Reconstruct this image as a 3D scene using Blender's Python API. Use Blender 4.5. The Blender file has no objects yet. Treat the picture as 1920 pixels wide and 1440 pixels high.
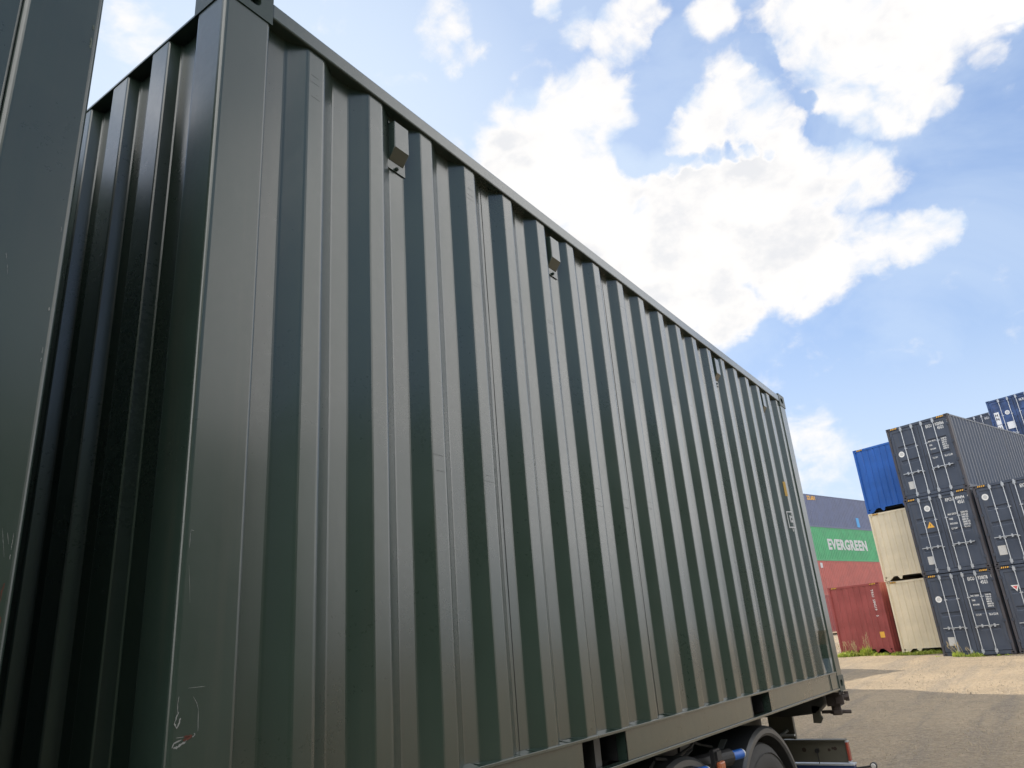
import bpy, bmesh, math, random
from mathutils import Vector, Matrix
C = bpy.context.scene
R = math.radians
rnd = random.Random(7)

# ------------------------------------------------------------------ camera
cam = bpy.data.objects.new('camera', bpy.data.cameras.new('camera'))
C.collection.objects.link(cam)
rt = Vector((0.57699, -0.81334, -0.07459)); up = Vector((-0.2414, -0.25707, 0.93576)); fw = Vector((0.78026, 0.52191, 0.34467))
m3 = Matrix((rt, up, -fw)).transposed()
cam.matrix_world = Matrix.Translation((-0.9793, -1.6068, 0.4704)) @ m3.to_4x4()
cam.data.sensor_fit = 'HORIZONTAL'; cam.data.sensor_width = 36.0
cam.data.lens = 36.0 * 1384.16 / 1920.0
cam.data.clip_start = 0.05; cam.data.clip_end = 3000
C.camera = cam

# ------------------------------------------------------------------ light
SUN_AZ, SUN_EL = R(55), R(31)
C.view_settings.view_transform = 'Standard'; C.view_settings.look = 'None'
C.view_settings.gamma = 1.0; C.view_settings.exposure = 1.65
sd = Vector((math.cos(SUN_AZ)*math.cos(SUN_EL), math.sin(SUN_AZ)*math.cos(SUN_EL), math.sin(SUN_EL)))
sun = bpy.data.objects.new('sun', bpy.data.lights.new('sun', 'SUN'))
sun.data.energy = 2.4; sun.data.angle = R(0.5); sun.data.color = (1.0, 0.88, 0.70)
sun.rotation_euler = sd.to_track_quat('Z', 'Y').to_euler()
C.collection.objects.link(sun)


class NT:
    """tiny helper round a node tree"""
    def __init__(s, tree): s.t = tree; s.t.nodes.clear()
    def n(s, kind, **kw):
        nd = s.t.nodes.new(kind)
        for k, v in kw.items():
            if k.startswith('_'): setattr(nd, k[1:], v)
            else:
                key = int(k[1:]) if k[0] == 'i' and k[1:].isdigit() else k
                nd.inputs[key].default_value = v
        return nd
    def l(s, a, b): s.t.links.new(a, b)
    def math(s, op, a, b=None, clamp=False):
        nd = s.t.nodes.new('ShaderNodeMath'); nd.operation = op; nd.use_clamp = clamp
        for i, x in enumerate((a, b)):
            if x is None: continue
            if isinstance(x, (int, float)): nd.inputs[i].default_value = x
            else: s.l(x, nd.inputs[i])
        return nd.outputs[0]
    def ramp(s, v, a, b, lo=0.0, hi=1.0, smooth=True):
        nd = s.t.nodes.new('ShaderNodeMapRange'); nd.interpolation_type = 'SMOOTHSTEP' if smooth else 'LINEAR'
        nd.inputs[1].default_value = a; nd.inputs[2].default_value = b; nd.inputs[3].default_value = lo; nd.inputs[4].default_value = hi
        s.l(v, nd.inputs[0]); return nd.outputs[0]
    def noise(s, vec, scale, detail=4, rough=0.55, dist=0.0):
        nd = s.t.nodes.new('ShaderNodeTexNoise'); nd.inputs['Scale'].default_value = scale; nd.inputs['Detail'].default_value = detail
        nd.inputs['Roughness'].default_value = rough; nd.inputs['Distortion'].default_value = dist
        if vec is not None: s.l(vec, nd.inputs['Vector'])
        return nd
    def mix(s, f, a, b):
        nd = s.t.nodes.new('ShaderNodeMix'); nd.data_type = 'RGBA'
        for i, x in ((0, f), (6, a), (7, b)):
            if isinstance(x, (int, float)): nd.inputs[i].default_value = x
            elif isinstance(x, tuple): nd.inputs[i].default_value = (*x[:3], 1)
            else: s.l(x, nd.inputs[i])
        return nd.outputs[2]


w = bpy.data.worlds.new('World'); C.world = w; w.use_nodes = True
t = NT(w.node_tree)
sky = t.n('ShaderNodeTexSky', _sky_type='NISHITA', _sun_disc=False, _sun_elevation=SUN_EL, _sun_rotation=math.pi/2 - SUN_AZ,
          _air_density=1.0, _dust_density=0.6, _ozone_density=2.0, _altitude=0)
co = t.n('ShaderNodeTexCoord').outputs['Generated']
warp = t.noise(co, 12.0, 8, 0.62)
wv = t.n('ShaderNodeVectorMath', _operation='SUBTRACT'); t.l(warp.outputs['Color'], wv.inputs[0]); wv.inputs[1].default_value = (0.5, 0.5, 0.5)
ws = t.n('ShaderNodeVectorMath', _operation='SCALE'); t.l(wv.outputs[0], ws.inputs[0]); ws.inputs['Scale'].default_value = 0.05
wa0 = t.n('ShaderNodeVectorMath', _operation='ADD'); t.l(co, wa0.inputs[0]); t.l(ws.outputs[0], wa0.inputs[1])
wa = t.n('ShaderNodeVectorMath', _operation='NORMALIZE'); t.l(wa0.outputs[0], wa.inputs[0])
# banks of cumulus: direction, outer radius (deg), weight
BANKS = [((0.674, 0.387, 0.63), 3.7, 0.95), ((0.7, 0.314, 0.641), 3, 0.9), ((0.717, 0.387, 0.58), 4.7, 1), ((0.785, 0.346, 0.515), 5.9, 1.1), ((0.829, 0.255, 0.497), 6, 1.25), ((0.844, 0.309, 0.438), 4.6, 1.25), ((0.701, 0.41, 0.583), 4, 1.1), ((0.879, 0.255, 0.404), 3, 1.2), ((0.853, 0.196, 0.483), 4, 1.4), ((0.841, 0.151, 0.52), 4, 1.3), ((0.882, 0.151, 0.447), 4.3, 1.3), ((0.864, 0.066, 0.499), 2.8, 1), ((0.894, 0.086, 0.44), 3, 0.95), ((0.905, 0.032, 0.424), 1.9, 0.9), ((0.905, 0.001, 0.425), 1.4, 0.8), ((0.772, 0.2, 0.604), 2.4, 0.8), ((0.788, 0.139, 0.6), 2.6, 0.85), ((0.764, 0.155, 0.626), 2.1, 0.7), ((0.812, 0.116, 0.572), 1.6, 0.7), ((0.768, 0.235, 0.596), 1.5, 0.55), ((0.766, 0.038, 0.642), 4.1, 1.05), ((0.79, -0.024, 0.612), 4.1, 1.1), ((0.787, -0.077, 0.612), 3.1, 1), ((0.829, -0.011, 0.559), 2.4, 0.9), ((0.806, 0.034, 0.591), 2.7, 0.9), ((0.841, -0.045, 0.539), 1.2, 0.7), ((0.823, -0.093, 0.56), 1, 0.6), ((0.757, 0.088, 0.648), 1.8, 0.75), ((0.796, -0.12, 0.593), 1.6, 0.8), ((0.832, 0.024, 0.554), 1.6, 0.7), ((0.71, 0.151, 0.688), 1.7, 0.7), ((0.677, 0.257, 0.69), 2.2, 0.75), ((0.668, 0.217, 0.711), 1.6, 0.65), ((0.606, 0.315, 0.73), 1.1, 0.55), ((0.644, 0.296, 0.706), 1.5, 0.5), ((0.544, 0.428, 0.722), 2.3, 0.72), ((0.578, 0.419, 0.7), 1.6, 0.6), ((0.45, 0.516, 0.729), 1.8, 0.42), ((0.96, 0.196, 0.202), 3.8, 0.55), ((0.274, 0.672, 0.688), 4.6, 0.45),
         ((0.95, -0.25, 0.1), 7, .8), ((-0.55, -0.35, 0.6), 26, 1.1), ((-0.85, -0.2, 0.4), 24, 1.1), ((-0.2, 0.2, 0.95), 22, .9), ((-0.42, 0.68, 0.6), 9, .45), ((-0.85, -0.4, 0.15), 16, .9), ((0.42, -0.5, 0.74), 12, .6), ((0.56, -0.66, 0.42), 15, 1.1), ((0.62, -0.72, 0.16), 11, 1.0), ((0.74, -0.46, 0.42), 11, 1.1), ((0.66, -0.46, 0.62), 10, 1.0), ((0.86, -0.42, 0.18), 10, 1.0)]  # out-of-frame banks, added to light the shade and show in the paint
HOLES = [((0.756, 0.285, 0.59), 1.2, 0.9), ((0.772, 0.265, 0.577), 0.7, 0.7), ((0.784, 0.248, 0.569), 0.6, 0.65), ((0.792, 0.227, 0.567), 0.6, 0.65), ((0.798, 0.206, 0.567), 0.6, 0.65), ((0.803, 0.183, 0.567), 0.5, 0.6), ((0.809, 0.162, 0.565), 0.5, 0.6), ((0.818, 0.143, 0.558), 0.4, 0.5), ((0.735, 0.227, 0.639), 1.1, 0.8), ((0.707, 0.21, 0.675), 0.9, 0.7), ((0.824, 0.077, 0.562), 0.8, 0.6), ((0.805, 0.082, 0.588), 0.5, 0.5), ((0.753, 0.122, 0.646), 0.8, 0.6), ((0.769, 0.114, 0.629), 0.6, 0.5), ((0.648, 0.365, 0.668), 1, 0.5)]
SOFT = [((0.966, 0.182, 0.186), 5, 1), ((0.952, 0.226, 0.207), 4.5, 1), ((0.775, 0.355, 0.522), 11.5, 0.75), ((0.867, 0.206, 0.454), 7.8, 0.55), ((0.642, 0.404, 0.652), 10, 0.55), ((0.793, 0.004, 0.61), 6.2, 0.55), ((0.771, 0.178, 0.611), 5.3, 0.5), ((0.961, 0.131, 0.242), 2, 0.5)]
acc = None
for d, rad, wt in BANKS:
    dv = Vector(d).normalized()
    dp = t.n('ShaderNodeVectorMath', _operation='DOT_PRODUCT'); t.l(wa.outputs[0], dp.inputs[0]); dp.inputs[1].default_value = dv
    v = t.ramp(dp.outputs['Value'], math.cos(R(rad*1.4)), math.cos(R(rad*0.2)), 0, wt)
    acc = v if acc is None else t.math('MAXIMUM', acc, v)
stretch = t.n('ShaderNodeMapping'); t.l(co, stretch.inputs['Vector']); stretch.inputs['Scale'].default_value = (1, 1, 1.5)
n1 = t.noise(stretch.outputs[0], 9.5, 9, 0.58, 0.35)
n2 = t.noise(stretch.outputs[0], 30.0, 5, 0.5, 0.5)
dens = t.math('ADD', t.math('MULTIPLY', acc, 0.95), t.math('ADD', t.math('MULTIPLY', t.math('SUBTRACT', n1.outputs['Fac'], 0.5), 2.1), t.math('MULTIPLY', t.math('SUBTRACT', n2.outputs['Fac'], 0.5), 0.9)))
cl = t.ramp(dens, 0.20, 0.90)
for d, rad, wt in HOLES:      # blue gaps between the banks
    dp = t.n('ShaderNodeVectorMath', _operation='DOT_PRODUCT'); t.l(wa.outputs[0], dp.inputs[0]); dp.inputs[1].default_value = Vector(d).normalized()
    dens = t.math('SUBTRACT', dens, t.ramp(dp.outputs['Value'], math.cos(R(rad*1.6)), math.cos(R(rad*0.3)), 0, wt))
cl = t.ramp(dens, 0.20, 0.90)
veil_n = t.noise(stretch.outputs[0], 3.2, 6, 0.6, 0.6)
veil = t.math('MULTIPLY', t.ramp(t.math('ADD', veil_n.outputs['Fac'], t.math('MULTIPLY', acc, 0.30)), 0.42, 0.85), 0.75)
sep = t.n('ShaderNodeSeparateXYZ'); t.l(co, sep.inputs[0])
soft = None        # thin milky layers round the thick banks
for d, rad, wt in SOFT:
    dp = t.n('ShaderNodeVectorMath', _operation='DOT_PRODUCT'); t.l(wa.outputs[0], dp.inputs[0]); dp.inputs[1].default_value = Vector(d).normalized()
    v = t.ramp(dp.outputs['Value'], math.cos(R(rad*1.4)), math.cos(R(rad*0.2)), 0, wt)
soft = t.math('MULTIPLY', soft, t.ramp(veil_n.outputs['Fac'], 0.30, 0.62, 0.45, 1.0))
veil = t.math('MAXIMUM', veil, soft)
hz = t.ramp(sep.outputs['Z'], 0.56, 0.0, 0, 0.9)
# brighter haze towards the sun
sdp = t.n('ShaderNodeVectorMath', _operation='DOT_PRODUCT'); t.l(co, sdp.inputs[0]); sdp.inputs[1].default_value = sd
glow = t.ramp(sdp.outputs['Value'], 0.80, 1.0, 0, 0.85)
thick = t.ramp(dens, 0.7, 1.1)
shn = t.noise(stretch.outputs[0], 13.0, 6, 0.55)
shade = t.math('MULTIPLY', thick, t.ramp(shn.outputs['Fac'], 0.48, 0.70), clamp=True)
ccol = t.mix(t.math('MULTIPLY', shade, 0.6), (0.345, 0.338, 0.332), (0.245, 0.255, 0.275))
bg1 = t.n('ShaderNodeBackground', Strength=0.08); 
# the clear sky, a little more saturated
tint = t.n('ShaderNodeMix', _data_type='RGBA', _blend_type='MULTIPLY'); tint.inputs[0].default_value = 1.0; t.l(sky.outputs[0], tint.inputs[6]); tint.inputs[7].default_value = (0.62, 0.82, 1.15, 1)
vm = t.n('ShaderNodeVectorMath', _operation='MULTIPLY_ADD'); t.l(tint.outputs[2], vm.inputs[0]); vm.inputs[1].default_value = (0.205, 0.175, 0.125); vm.inputs[2].default_value = (1, 1, 1)
vd = t.n('ShaderNodeVectorMath', _operation='DIVIDE'); t.l(tint.outputs[2], vd.inputs[0]); t.l(vm.outputs[0], vd.inputs[1])      # soft shoulder: the sky near the sun stays below white
t.l(vd.outputs[0], bg1.inputs['Color'])
bk = None      # gain lobes: unseen cloud banks boosted to add fill light and reflections
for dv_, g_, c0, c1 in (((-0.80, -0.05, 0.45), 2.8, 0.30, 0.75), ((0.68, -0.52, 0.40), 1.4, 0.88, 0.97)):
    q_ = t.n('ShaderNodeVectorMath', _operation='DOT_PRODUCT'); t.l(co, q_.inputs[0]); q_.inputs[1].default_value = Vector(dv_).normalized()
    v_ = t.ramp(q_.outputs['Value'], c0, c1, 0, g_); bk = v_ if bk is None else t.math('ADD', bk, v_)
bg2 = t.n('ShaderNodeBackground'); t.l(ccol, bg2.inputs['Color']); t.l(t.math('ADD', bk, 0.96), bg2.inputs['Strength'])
bgv = t.n('ShaderNodeBackground', Strength=1.0); bgv.inputs['Color'].default_value = (0.250, 0.288, 0.332, 1)
mx0 = t.n('ShaderNodeMixShader'); t.l(t.math('MAXIMUM', t.math('MAXIMUM', veil, hz), glow), mx0.inputs[0]); t.l(bg1.outputs[0], mx0.inputs[1]); t.l(bgv.outputs[0], mx0.inputs[2])
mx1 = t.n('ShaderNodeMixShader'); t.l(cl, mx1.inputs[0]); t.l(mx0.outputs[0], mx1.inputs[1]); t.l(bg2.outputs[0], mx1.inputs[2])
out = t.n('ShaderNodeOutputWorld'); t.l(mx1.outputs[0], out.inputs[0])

# ------------------------------------------------------------------ materials
def paint(name, col, rough=0.42, var=0.12, rust=0.0, wave=0.0, coat=0.0, spec=0.5, streak=0.0, grime=(0.10, 0.085, 0.065)):
    m = bpy.data.materials.new(name); m.use_nodes = True; t = NT(m.node_tree)
    b = t.n('ShaderNodeBsdfPrincipled', Roughness=rough); b.inputs['Specular IOR Level'].default_value = spec
    b.inputs['Coat Weight'].default_value = coat; b.inputs['Coat Roughness'].default_value = 0.18
    co = t.n('ShaderNodeTexCoord').outputs['Object']
    n = t.noise(co, 1.3, 6, 0.6)
    dark = tuple(c*(1-var) for c in col); light = tuple(min(1, c*(1+var)) for c in col)
    c = t.mix(t.ramp(n.outputs['Fac'], 0.35, 0.65), dark, light)
    if streak:
        mp = t.n('ShaderNodeMapping'); t.l(co, mp.inputs['Vector']); mp.inputs['Scale'].default_value = (14, 14, 0.5)
        n3 = t.noise(mp.outputs[0], 1.0, 5, 0.65)
        c = t.mix(t.math('MULTIPLY', t.ramp(n3.outputs['Fac'], 0.50, 0.78), streak), c, grime)
    n4 = t.noise(co, 45.0, 5, 0.7)
    if rust:
        n2 = t.noise(co, 5.0, 10, 0.72, 0.3)
        f = t.ramp(n2.outputs['Fac'], 0.72-rust*0.14, 0.76-rust*0.14)
        c = t.mix(f, c, t.mix(n4.outputs['Fac'], (0.07, 0.025, 0.012), (0.26, 0.10, 0.045)))
    t.l(c, b.inputs['Base Color'])
    t.l(t.ramp(t.math('ADD', t.math('MULTIPLY', n4.outputs['Fac'], 0.4), t.math('MULTIPLY', n.outputs['Fac'], 0.6)), 0.3, 0.7, rough*0.82, min(1, rough*1.25)), b.inputs['Roughness'])
    bump = t.n('ShaderNodeBump', Strength=0.04, Distance=0.002); t.l(n4.outputs['Fac'], bump.inputs['Height'])
    if wave:
        mp = t.n('ShaderNodeMapping'); t.l(co, mp.inputs['Vector']); mp.inputs['Scale'].default_value = (1, 1, 0.45)
        n5 = t.noise(mp.outputs[0], 5.0, 3, 0.5)
        b2 = t.n('ShaderNodeBump', Strength=wave, Distance=0.02); t.l(n5.outputs['Fac'], b2.inputs['Height']); t.l(b2.outputs[0], bump.inputs['Normal'])
    t.l(bump.outputs[0], b.inputs['Normal'])
    o = t.n('ShaderNodeOutputMaterial'); t.l(b.outputs[0], o.inputs[0]); return m

def plain(name, col, rough=0.5, metal=0.0):
    m = bpy.data.materials.new(name); m.use_nodes = True; t = NT(m.node_tree)
    b = t.n('ShaderNodeBsdfPrincipled', Roughness=rough, Metallic=metal)
    co = t.n('ShaderNodeTexCoord').outputs['Object']
    n = t.noise(co, 22, 5, 0.65)
    t.l(t.mix(n.outputs['Fac'], tuple(c*0.75 for c in col), tuple(min(1, c*1.2) for c in col)), b.inputs['Base Color'])
    o = t.n('ShaderNodeOutputMaterial'); t.l(b.outputs[0], o.inputs[0]); return m

OLIVE = (0.021, 0.037, 0.029)
M = dict(
    olive=paint('olive_paint', OLIVE, 0.30, 0.10, 0.0, 0.10, coat=0.6, streak=0.10),
    olive_mark=paint('olive_mark_paint', (0.012, 0.016, 0.014), 0.6),
    olive_post=paint('olive_post_paint', OLIVE, 0.32, 0.10, 0.10, 0.06, coat=0.5, streak=0.15),
    olive_cast=paint('olive_casting_paint', OLIVE, 0.42, 0.12, 0.55, 0.05),
    slate=paint('slate_paint', (0.054, 0.066, 0.092), 0.46, spec=0.5, var=0.10, rust=0.10, wave=0.05, streak=0.35),
    slate_dark=paint('slate_dark_paint', (0.042, 0.050, 0.068), 0.5, 0.10, 0.15, 0.05, streak=0.25),
    slate_post=paint('slate_post_paint', (0.060, 0.056, 0.062), 0.55, 0.12, 0.45, 0.0, streak=0.3),
    blue=paint('blue_paint', (0.016, 0.095, 0.36), 0.5, 0.10, 0.10, 0.05, streak=0.20),
    worn_blue=paint('worn_blue_paint', (0.030, 0.062, 0.155), 0.5, 0.45, 0.50, 0.05, streak=0.45),
    cream=paint('cream_paint', (0.70, 0.605, 0.435), 0.5, 0.06, 0.10, 0.05, streak=0.18, grime=(0.30, 0.22, 0.13)),
    oxide=paint('oxide_red_paint', (0.28, 0.065, 0.060), 0.48, 0.12, 0.05, 0.05, streak=0.25),
    light_oxide=paint('faded_red_paint', (0.37, 0.105, 0.088), 0.5, 0.10, 0.05, 0.0, streak=0.25),
    green=paint('green_paint', (0.07, 0.30, 0.14), 0.5, 0.10, 0.05, 0.0, streak=0.25),
    navy=paint('navy_paint', (0.105, 0.125, 0.205), 0.5, 0.10, 0.12, 0.0, streak=0.25),
    dark_green=paint('dark_green_paint', (0.03, 0.06, 0.04), 0.5, 0.10, 0.1, 0.0, streak=0.25),
    zinc=plain('galvanized_steel', (0.48, 0.50, 0.52), 0.42, 0.35),
    seal=plain('rubber_seal', (0.02, 0.02, 0.022), 0.7),
    black=plain('black_steel', (0.012, 0.012, 0.014), 0.6),
    chassis=paint('chassis_paint', (0.045, 0.045, 0.042), 0.45, 0.15, 0.2),
    rusty=paint('rusty_iron', (0.045, 0.032, 0.027), 0.7, 0.3, 0.55),
    fender=plain('grey_plastic', (0.055, 0.058, 0.062), 0.38),
    tyre=plain('tyre_rubber', (0.045, 0.043, 0.042), 0.75),
    rim=plain('rim_steel', (0.20, 0.20, 0.20), 0.5, 0.3),
    khaki=paint('khaki_board_paint', (0.085, 0.080, 0.060), 0.5, 0.15, 0.25),
    blue_cap=plain('blue_plastic', (0.01, 0.12, 0.50), 0.4),
    dark_blue=plain('dark_blue_bar', (0.010, 0.035, 0.12), 0.5),
    orange_lens=plain('orange_lens', (0.42, 0.12, 0.05), 0.35),
    red_lens=plain('red_lens', (0.30, 0.055, 0.035), 0.35),
    white=plain('white_lettering', (0.72, 0.72, 0.70), 0.6),
    dull_white=plain('faded_lettering', (0.50, 0.51, 0.52), 0.6),
    sticker=plain('grey_placard', (0.50, 0.49, 0.46), 0.6),
    yellow=plain('yellow_marking', (0.75, 0.40, 0.06), 0.6),
    dull_yellow=plain('dull_yellow_sticker', (0.42, 0.27, 0.07), 0.7),
    label_blue=plain('light_blue_marking', (0.07, 0.30, 0.62), 0.6),
    label_red=plain('red_marking', (0.60, 0.12, 0.12), 0.6),
    scratch=plain('scratched_primer', (0.24, 0.245, 0.235), 0.7),
    pale=plain('rubbed_green_paint', (0.10, 0.12, 0.09), 0.6),
    grease=plain('grease_stain', (0.035, 0.022, 0.016), 0.8),
    rust_spot=plain('rust_spot', (0.11, 0.035, 0.022), 0.85),
    roof=plain('roof_steel', (0.30, 0.30, 0.30), 0.5),
)

# ------------------------------------------------------------------ mesh helpers
class MB:
    def __init__(s): s.v = []; s.f = []; s.mi = []; s.cur = 0
    def quad(s, *p):
        b = len(s.v); s.v += [tuple(x) for x in p]; s.f.append(tuple(range(b, b+len(p)))); s.mi.append(s.cur)
    def box(s, x0, x1, y0, y1, z0, z1):
        b = len(s.v)
        s.v += [(x0,y0,z0),(x1,y0,z0),(x1,y1,z0),(x0,y1,z0),(x0,y0,z1),(x1,y0,z1),(x1,y1,z1),(x0,y1,z1)]
        for f in ((0,3,2,1),(4,5,6,7),(0,1,5,4),(1,2,6,5),(2,3,7,6),(3,0,4,7)): s.f.append(tuple(b+i for i in f)); s.mi.append(s.cur)
    def prism(s, pts, ax, a0, a1):
        """closed 2-D outline extruded along axis ax; pts are in the two other axes, in order"""
        def P(p, a):
            q = list(p); q.insert(ax, a); return tuple(q)
        n = len(pts); b = len(s.v)
        s.v += [P(p, a0) for p in pts] + [P(p, a1) for p in pts]
        for i in range(n):
            j = (i+1) % n; s.f.append((b+i, b+j, b+n+j, b+n+i)); s.mi.append(s.cur)
        s.f.append(tuple(b+i for i in range(n))[::-1]); s.mi.append(s.cur)
        s.f.append(tuple(b+n+i for i in range(n))); s.mi.append(s.cur)
    def cyl(s, p0, p1, r, n=12, r1=None):
        p0 = Vector(p0); p1 = Vector(p1); d = (p1-p0).normalized()
        a = d.orthogonal().normalized(); bb = d.cross(a); b = len(s.v); r1 = r if r1 is None else r1
        for p, rr in ((p0, r), (p1, r1)):
            for i in range(n):
                g = 2*math.pi*i/n; s.v.append(tuple(p + a*rr*math.cos(g) + bb*rr*math.sin(g)))
        for i in range(n):
            j = (i+1) % n; s.f.append((b+i, b+j, b+n+j, b+n+i)); s.mi.append(s.cur)
        s.f.append(tuple(b+i for i in range(n))[::-1]); s.mi.append(s.cur)
        s.f.append(tuple(b+n+i for i in range(n))); s.mi.append(s.cur)
    def lathe_y(s, prof, cx, cz, n=48, a0=0.0, a1=2*math.pi, closed=True):
        """profile [(radius, y)] turned about the y axis through (cx, cz)"""
        b = len(s.v); m = len(prof); full = abs(a1-a0-2*math.pi) < 1e-6; k = n if full else n+1
        for i in range(k):
            g = a0 + (a1-a0)*i/n
            for r, y in prof: s.v.append((cx + r*math.cos(g), y, cz + r*math.sin(g)))
        for i in range(n):
            i2 = (i+1) % k
            for j in range(m if closed else m-1):
                j2 = (j+1) % m
                s.f.append((b+i*m+j, b+i2*m+j, b+i2*m+j2, b+i*m+j2)); s.mi.append(s.cur)
    def build(s, name, mat, parent=None, bevel=0.0, smooth=False):
        me = bpy.data.meshes.new(name); me.from_pydata(s.v, [], s.f)
        mats = mat if isinstance(mat, (list, tuple)) else [mat]
        for m in mats: me.materials.append(m)
        for p, i in zip(me.polygons, s.mi): p.material_index = i
        bm = bmesh.new(); bm.from_mesh(me); bmesh.ops.recalc_face_normals(bm, faces=bm.faces); bm.to_mesh(me); bm.free()
        if smooth: me.shade_smooth(); me.set_sharp_from_angle(angle=R(32))
        o = bpy.data.objects.new(name, me); C.collection.objects.link(o)
        if parent is not None: o.parent = parent
        if bevel:
            bv = o.modifiers.new('bevel', 'BEVEL'); bv.width = bevel; bv.segments = 2; bv.limit_method = 'ANGLE'; bv.angle_limit = R(40)
        return o

def thing(name, label, cat, loc=(0,0,0), rz=0.0, group=None):
    o = bpy.data.objects.new(name, None); C.collection.objects.link(o); o.empty_display_size = 0.3
    o.location = loc; o.rotation_euler = (0, 0, rz); o['label'] = label; o['category'] = cat
    if group: o['group'] = group
    return o
def tag(o, label, cat, group=None):
    o['label'] = label; o['category'] = cat
    if group: o['group'] = group
    return o

def wave_profile(s0, s1, first, pitch, fo, sl, fi, depth, rad=0.006):
    """(s, depth) breakpoints from s0 to s1; `first` = start of the first outer flat; depth 0 = outer"""
    raw = [(s0, depth)]
    s = first
    while s + fo < s1 - 0.001:
        if s - sl > s0: raw.append((s-sl, depth))
        raw += [(s, 0.0), (s+fo, 0.0)]
        if s+fo+sl < s1: raw.append((s+fo+sl, depth))
        s += pitch
    raw.append((s1, depth))
    if not rad: return raw
    out = [raw[0]]
    for a, p, c in zip(raw, raw[1:], raw[2:]):
        def tow(q):
            L = math.hypot(q[0]-p[0], q[1]-p[1]) or 1; r = min(rad, L*0.4); return (p[0]+(q[0]-p[0])*r/L, p[1]+(q[1]-p[1])*r/L)
        u, v = tow(a), tow(c); out += [u, ((u[0]+v[0]+2*p[0])/4, (u[1]+v[1]+2*p[1])/4), v]
    out.append(raw[-1]); return out

def corrugated(mb, prof, plane, pos, sgn, z0, z1, rows=1, disp=None):
    """sheet standing in plane 'x' (normal along x, runs along y) or 'y'; depth goes inward = pos + sgn*depth"""
    b = len(mb.v); n = len(prof)
    for r in range(rows+1):
        z = z0 + (z1-z0)*r/rows
        for s, d in prof:
            ds, dd = disp(s, z, d) if disp else (0, 0)
            a = pos + sgn*(d+dd)
            mb.v.append((s+ds, a, z) if plane == 'y' else (a, s+ds, z))
    for r in range(rows):
        for i in range(n-1):
            k = b+r*n+i; mb.f.append((k, k+1, k+n+1, k+n)); mb.mi.append(mb.cur)

def glyphs(body, height, bold=0.0, spread=1.0):
    cu = bpy.data.curves.new('text', 'FONT'); cu.body = body; cu.size = height*1.38; cu.offset = bold; cu.space_character = spread*1.08; cu.resolution_u = 2
    cu.extrude = 0.0015
    o = bpy.data.objects.new('text', cu); C.collection.objects.link(o)
    bpy.context.view_layer.update()
    me = bpy.data.meshes.new_from_object(o.evaluated_get(bpy.context.evaluated_depsgraph_get()))
    bpy.data.objects.remove(o); bpy.data.curves.remove(cu)
    return me
def lettering(name, lines, mat, parent, rot, sx=1.0):
    """lines: (text, height, (x,y,z) of lower left, bold). rot: Matrix mapping text x,y to local axes"""
    for body, h, p, bold in lines:
        me = glyphs(body, h, bold); me.name = name
        for v in me.vertices: v.co = rot @ Vector((v.co.x*sx, v.co.y, v.co.z)) + Vector(p)
        me.materials.clear(); me.materials.append(mat)
        o = bpy.data.objects.new(name, me); C.collection.objects.link(o); o.parent = parent
    return o
FRONT = Matrix(((1,0,0),(0,0,-1),(0,1,0)))      # faces -y: text x -> +x, text y -> +z
DOWN_FRONT = Matrix(((0,1,0),(0,0,-1),(-1,0,0)))
LEFTSIDE = Matrix(((0,0,-1),(-1,0,0),(0,1,0)))   # faces -x: text x -> -y

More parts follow.
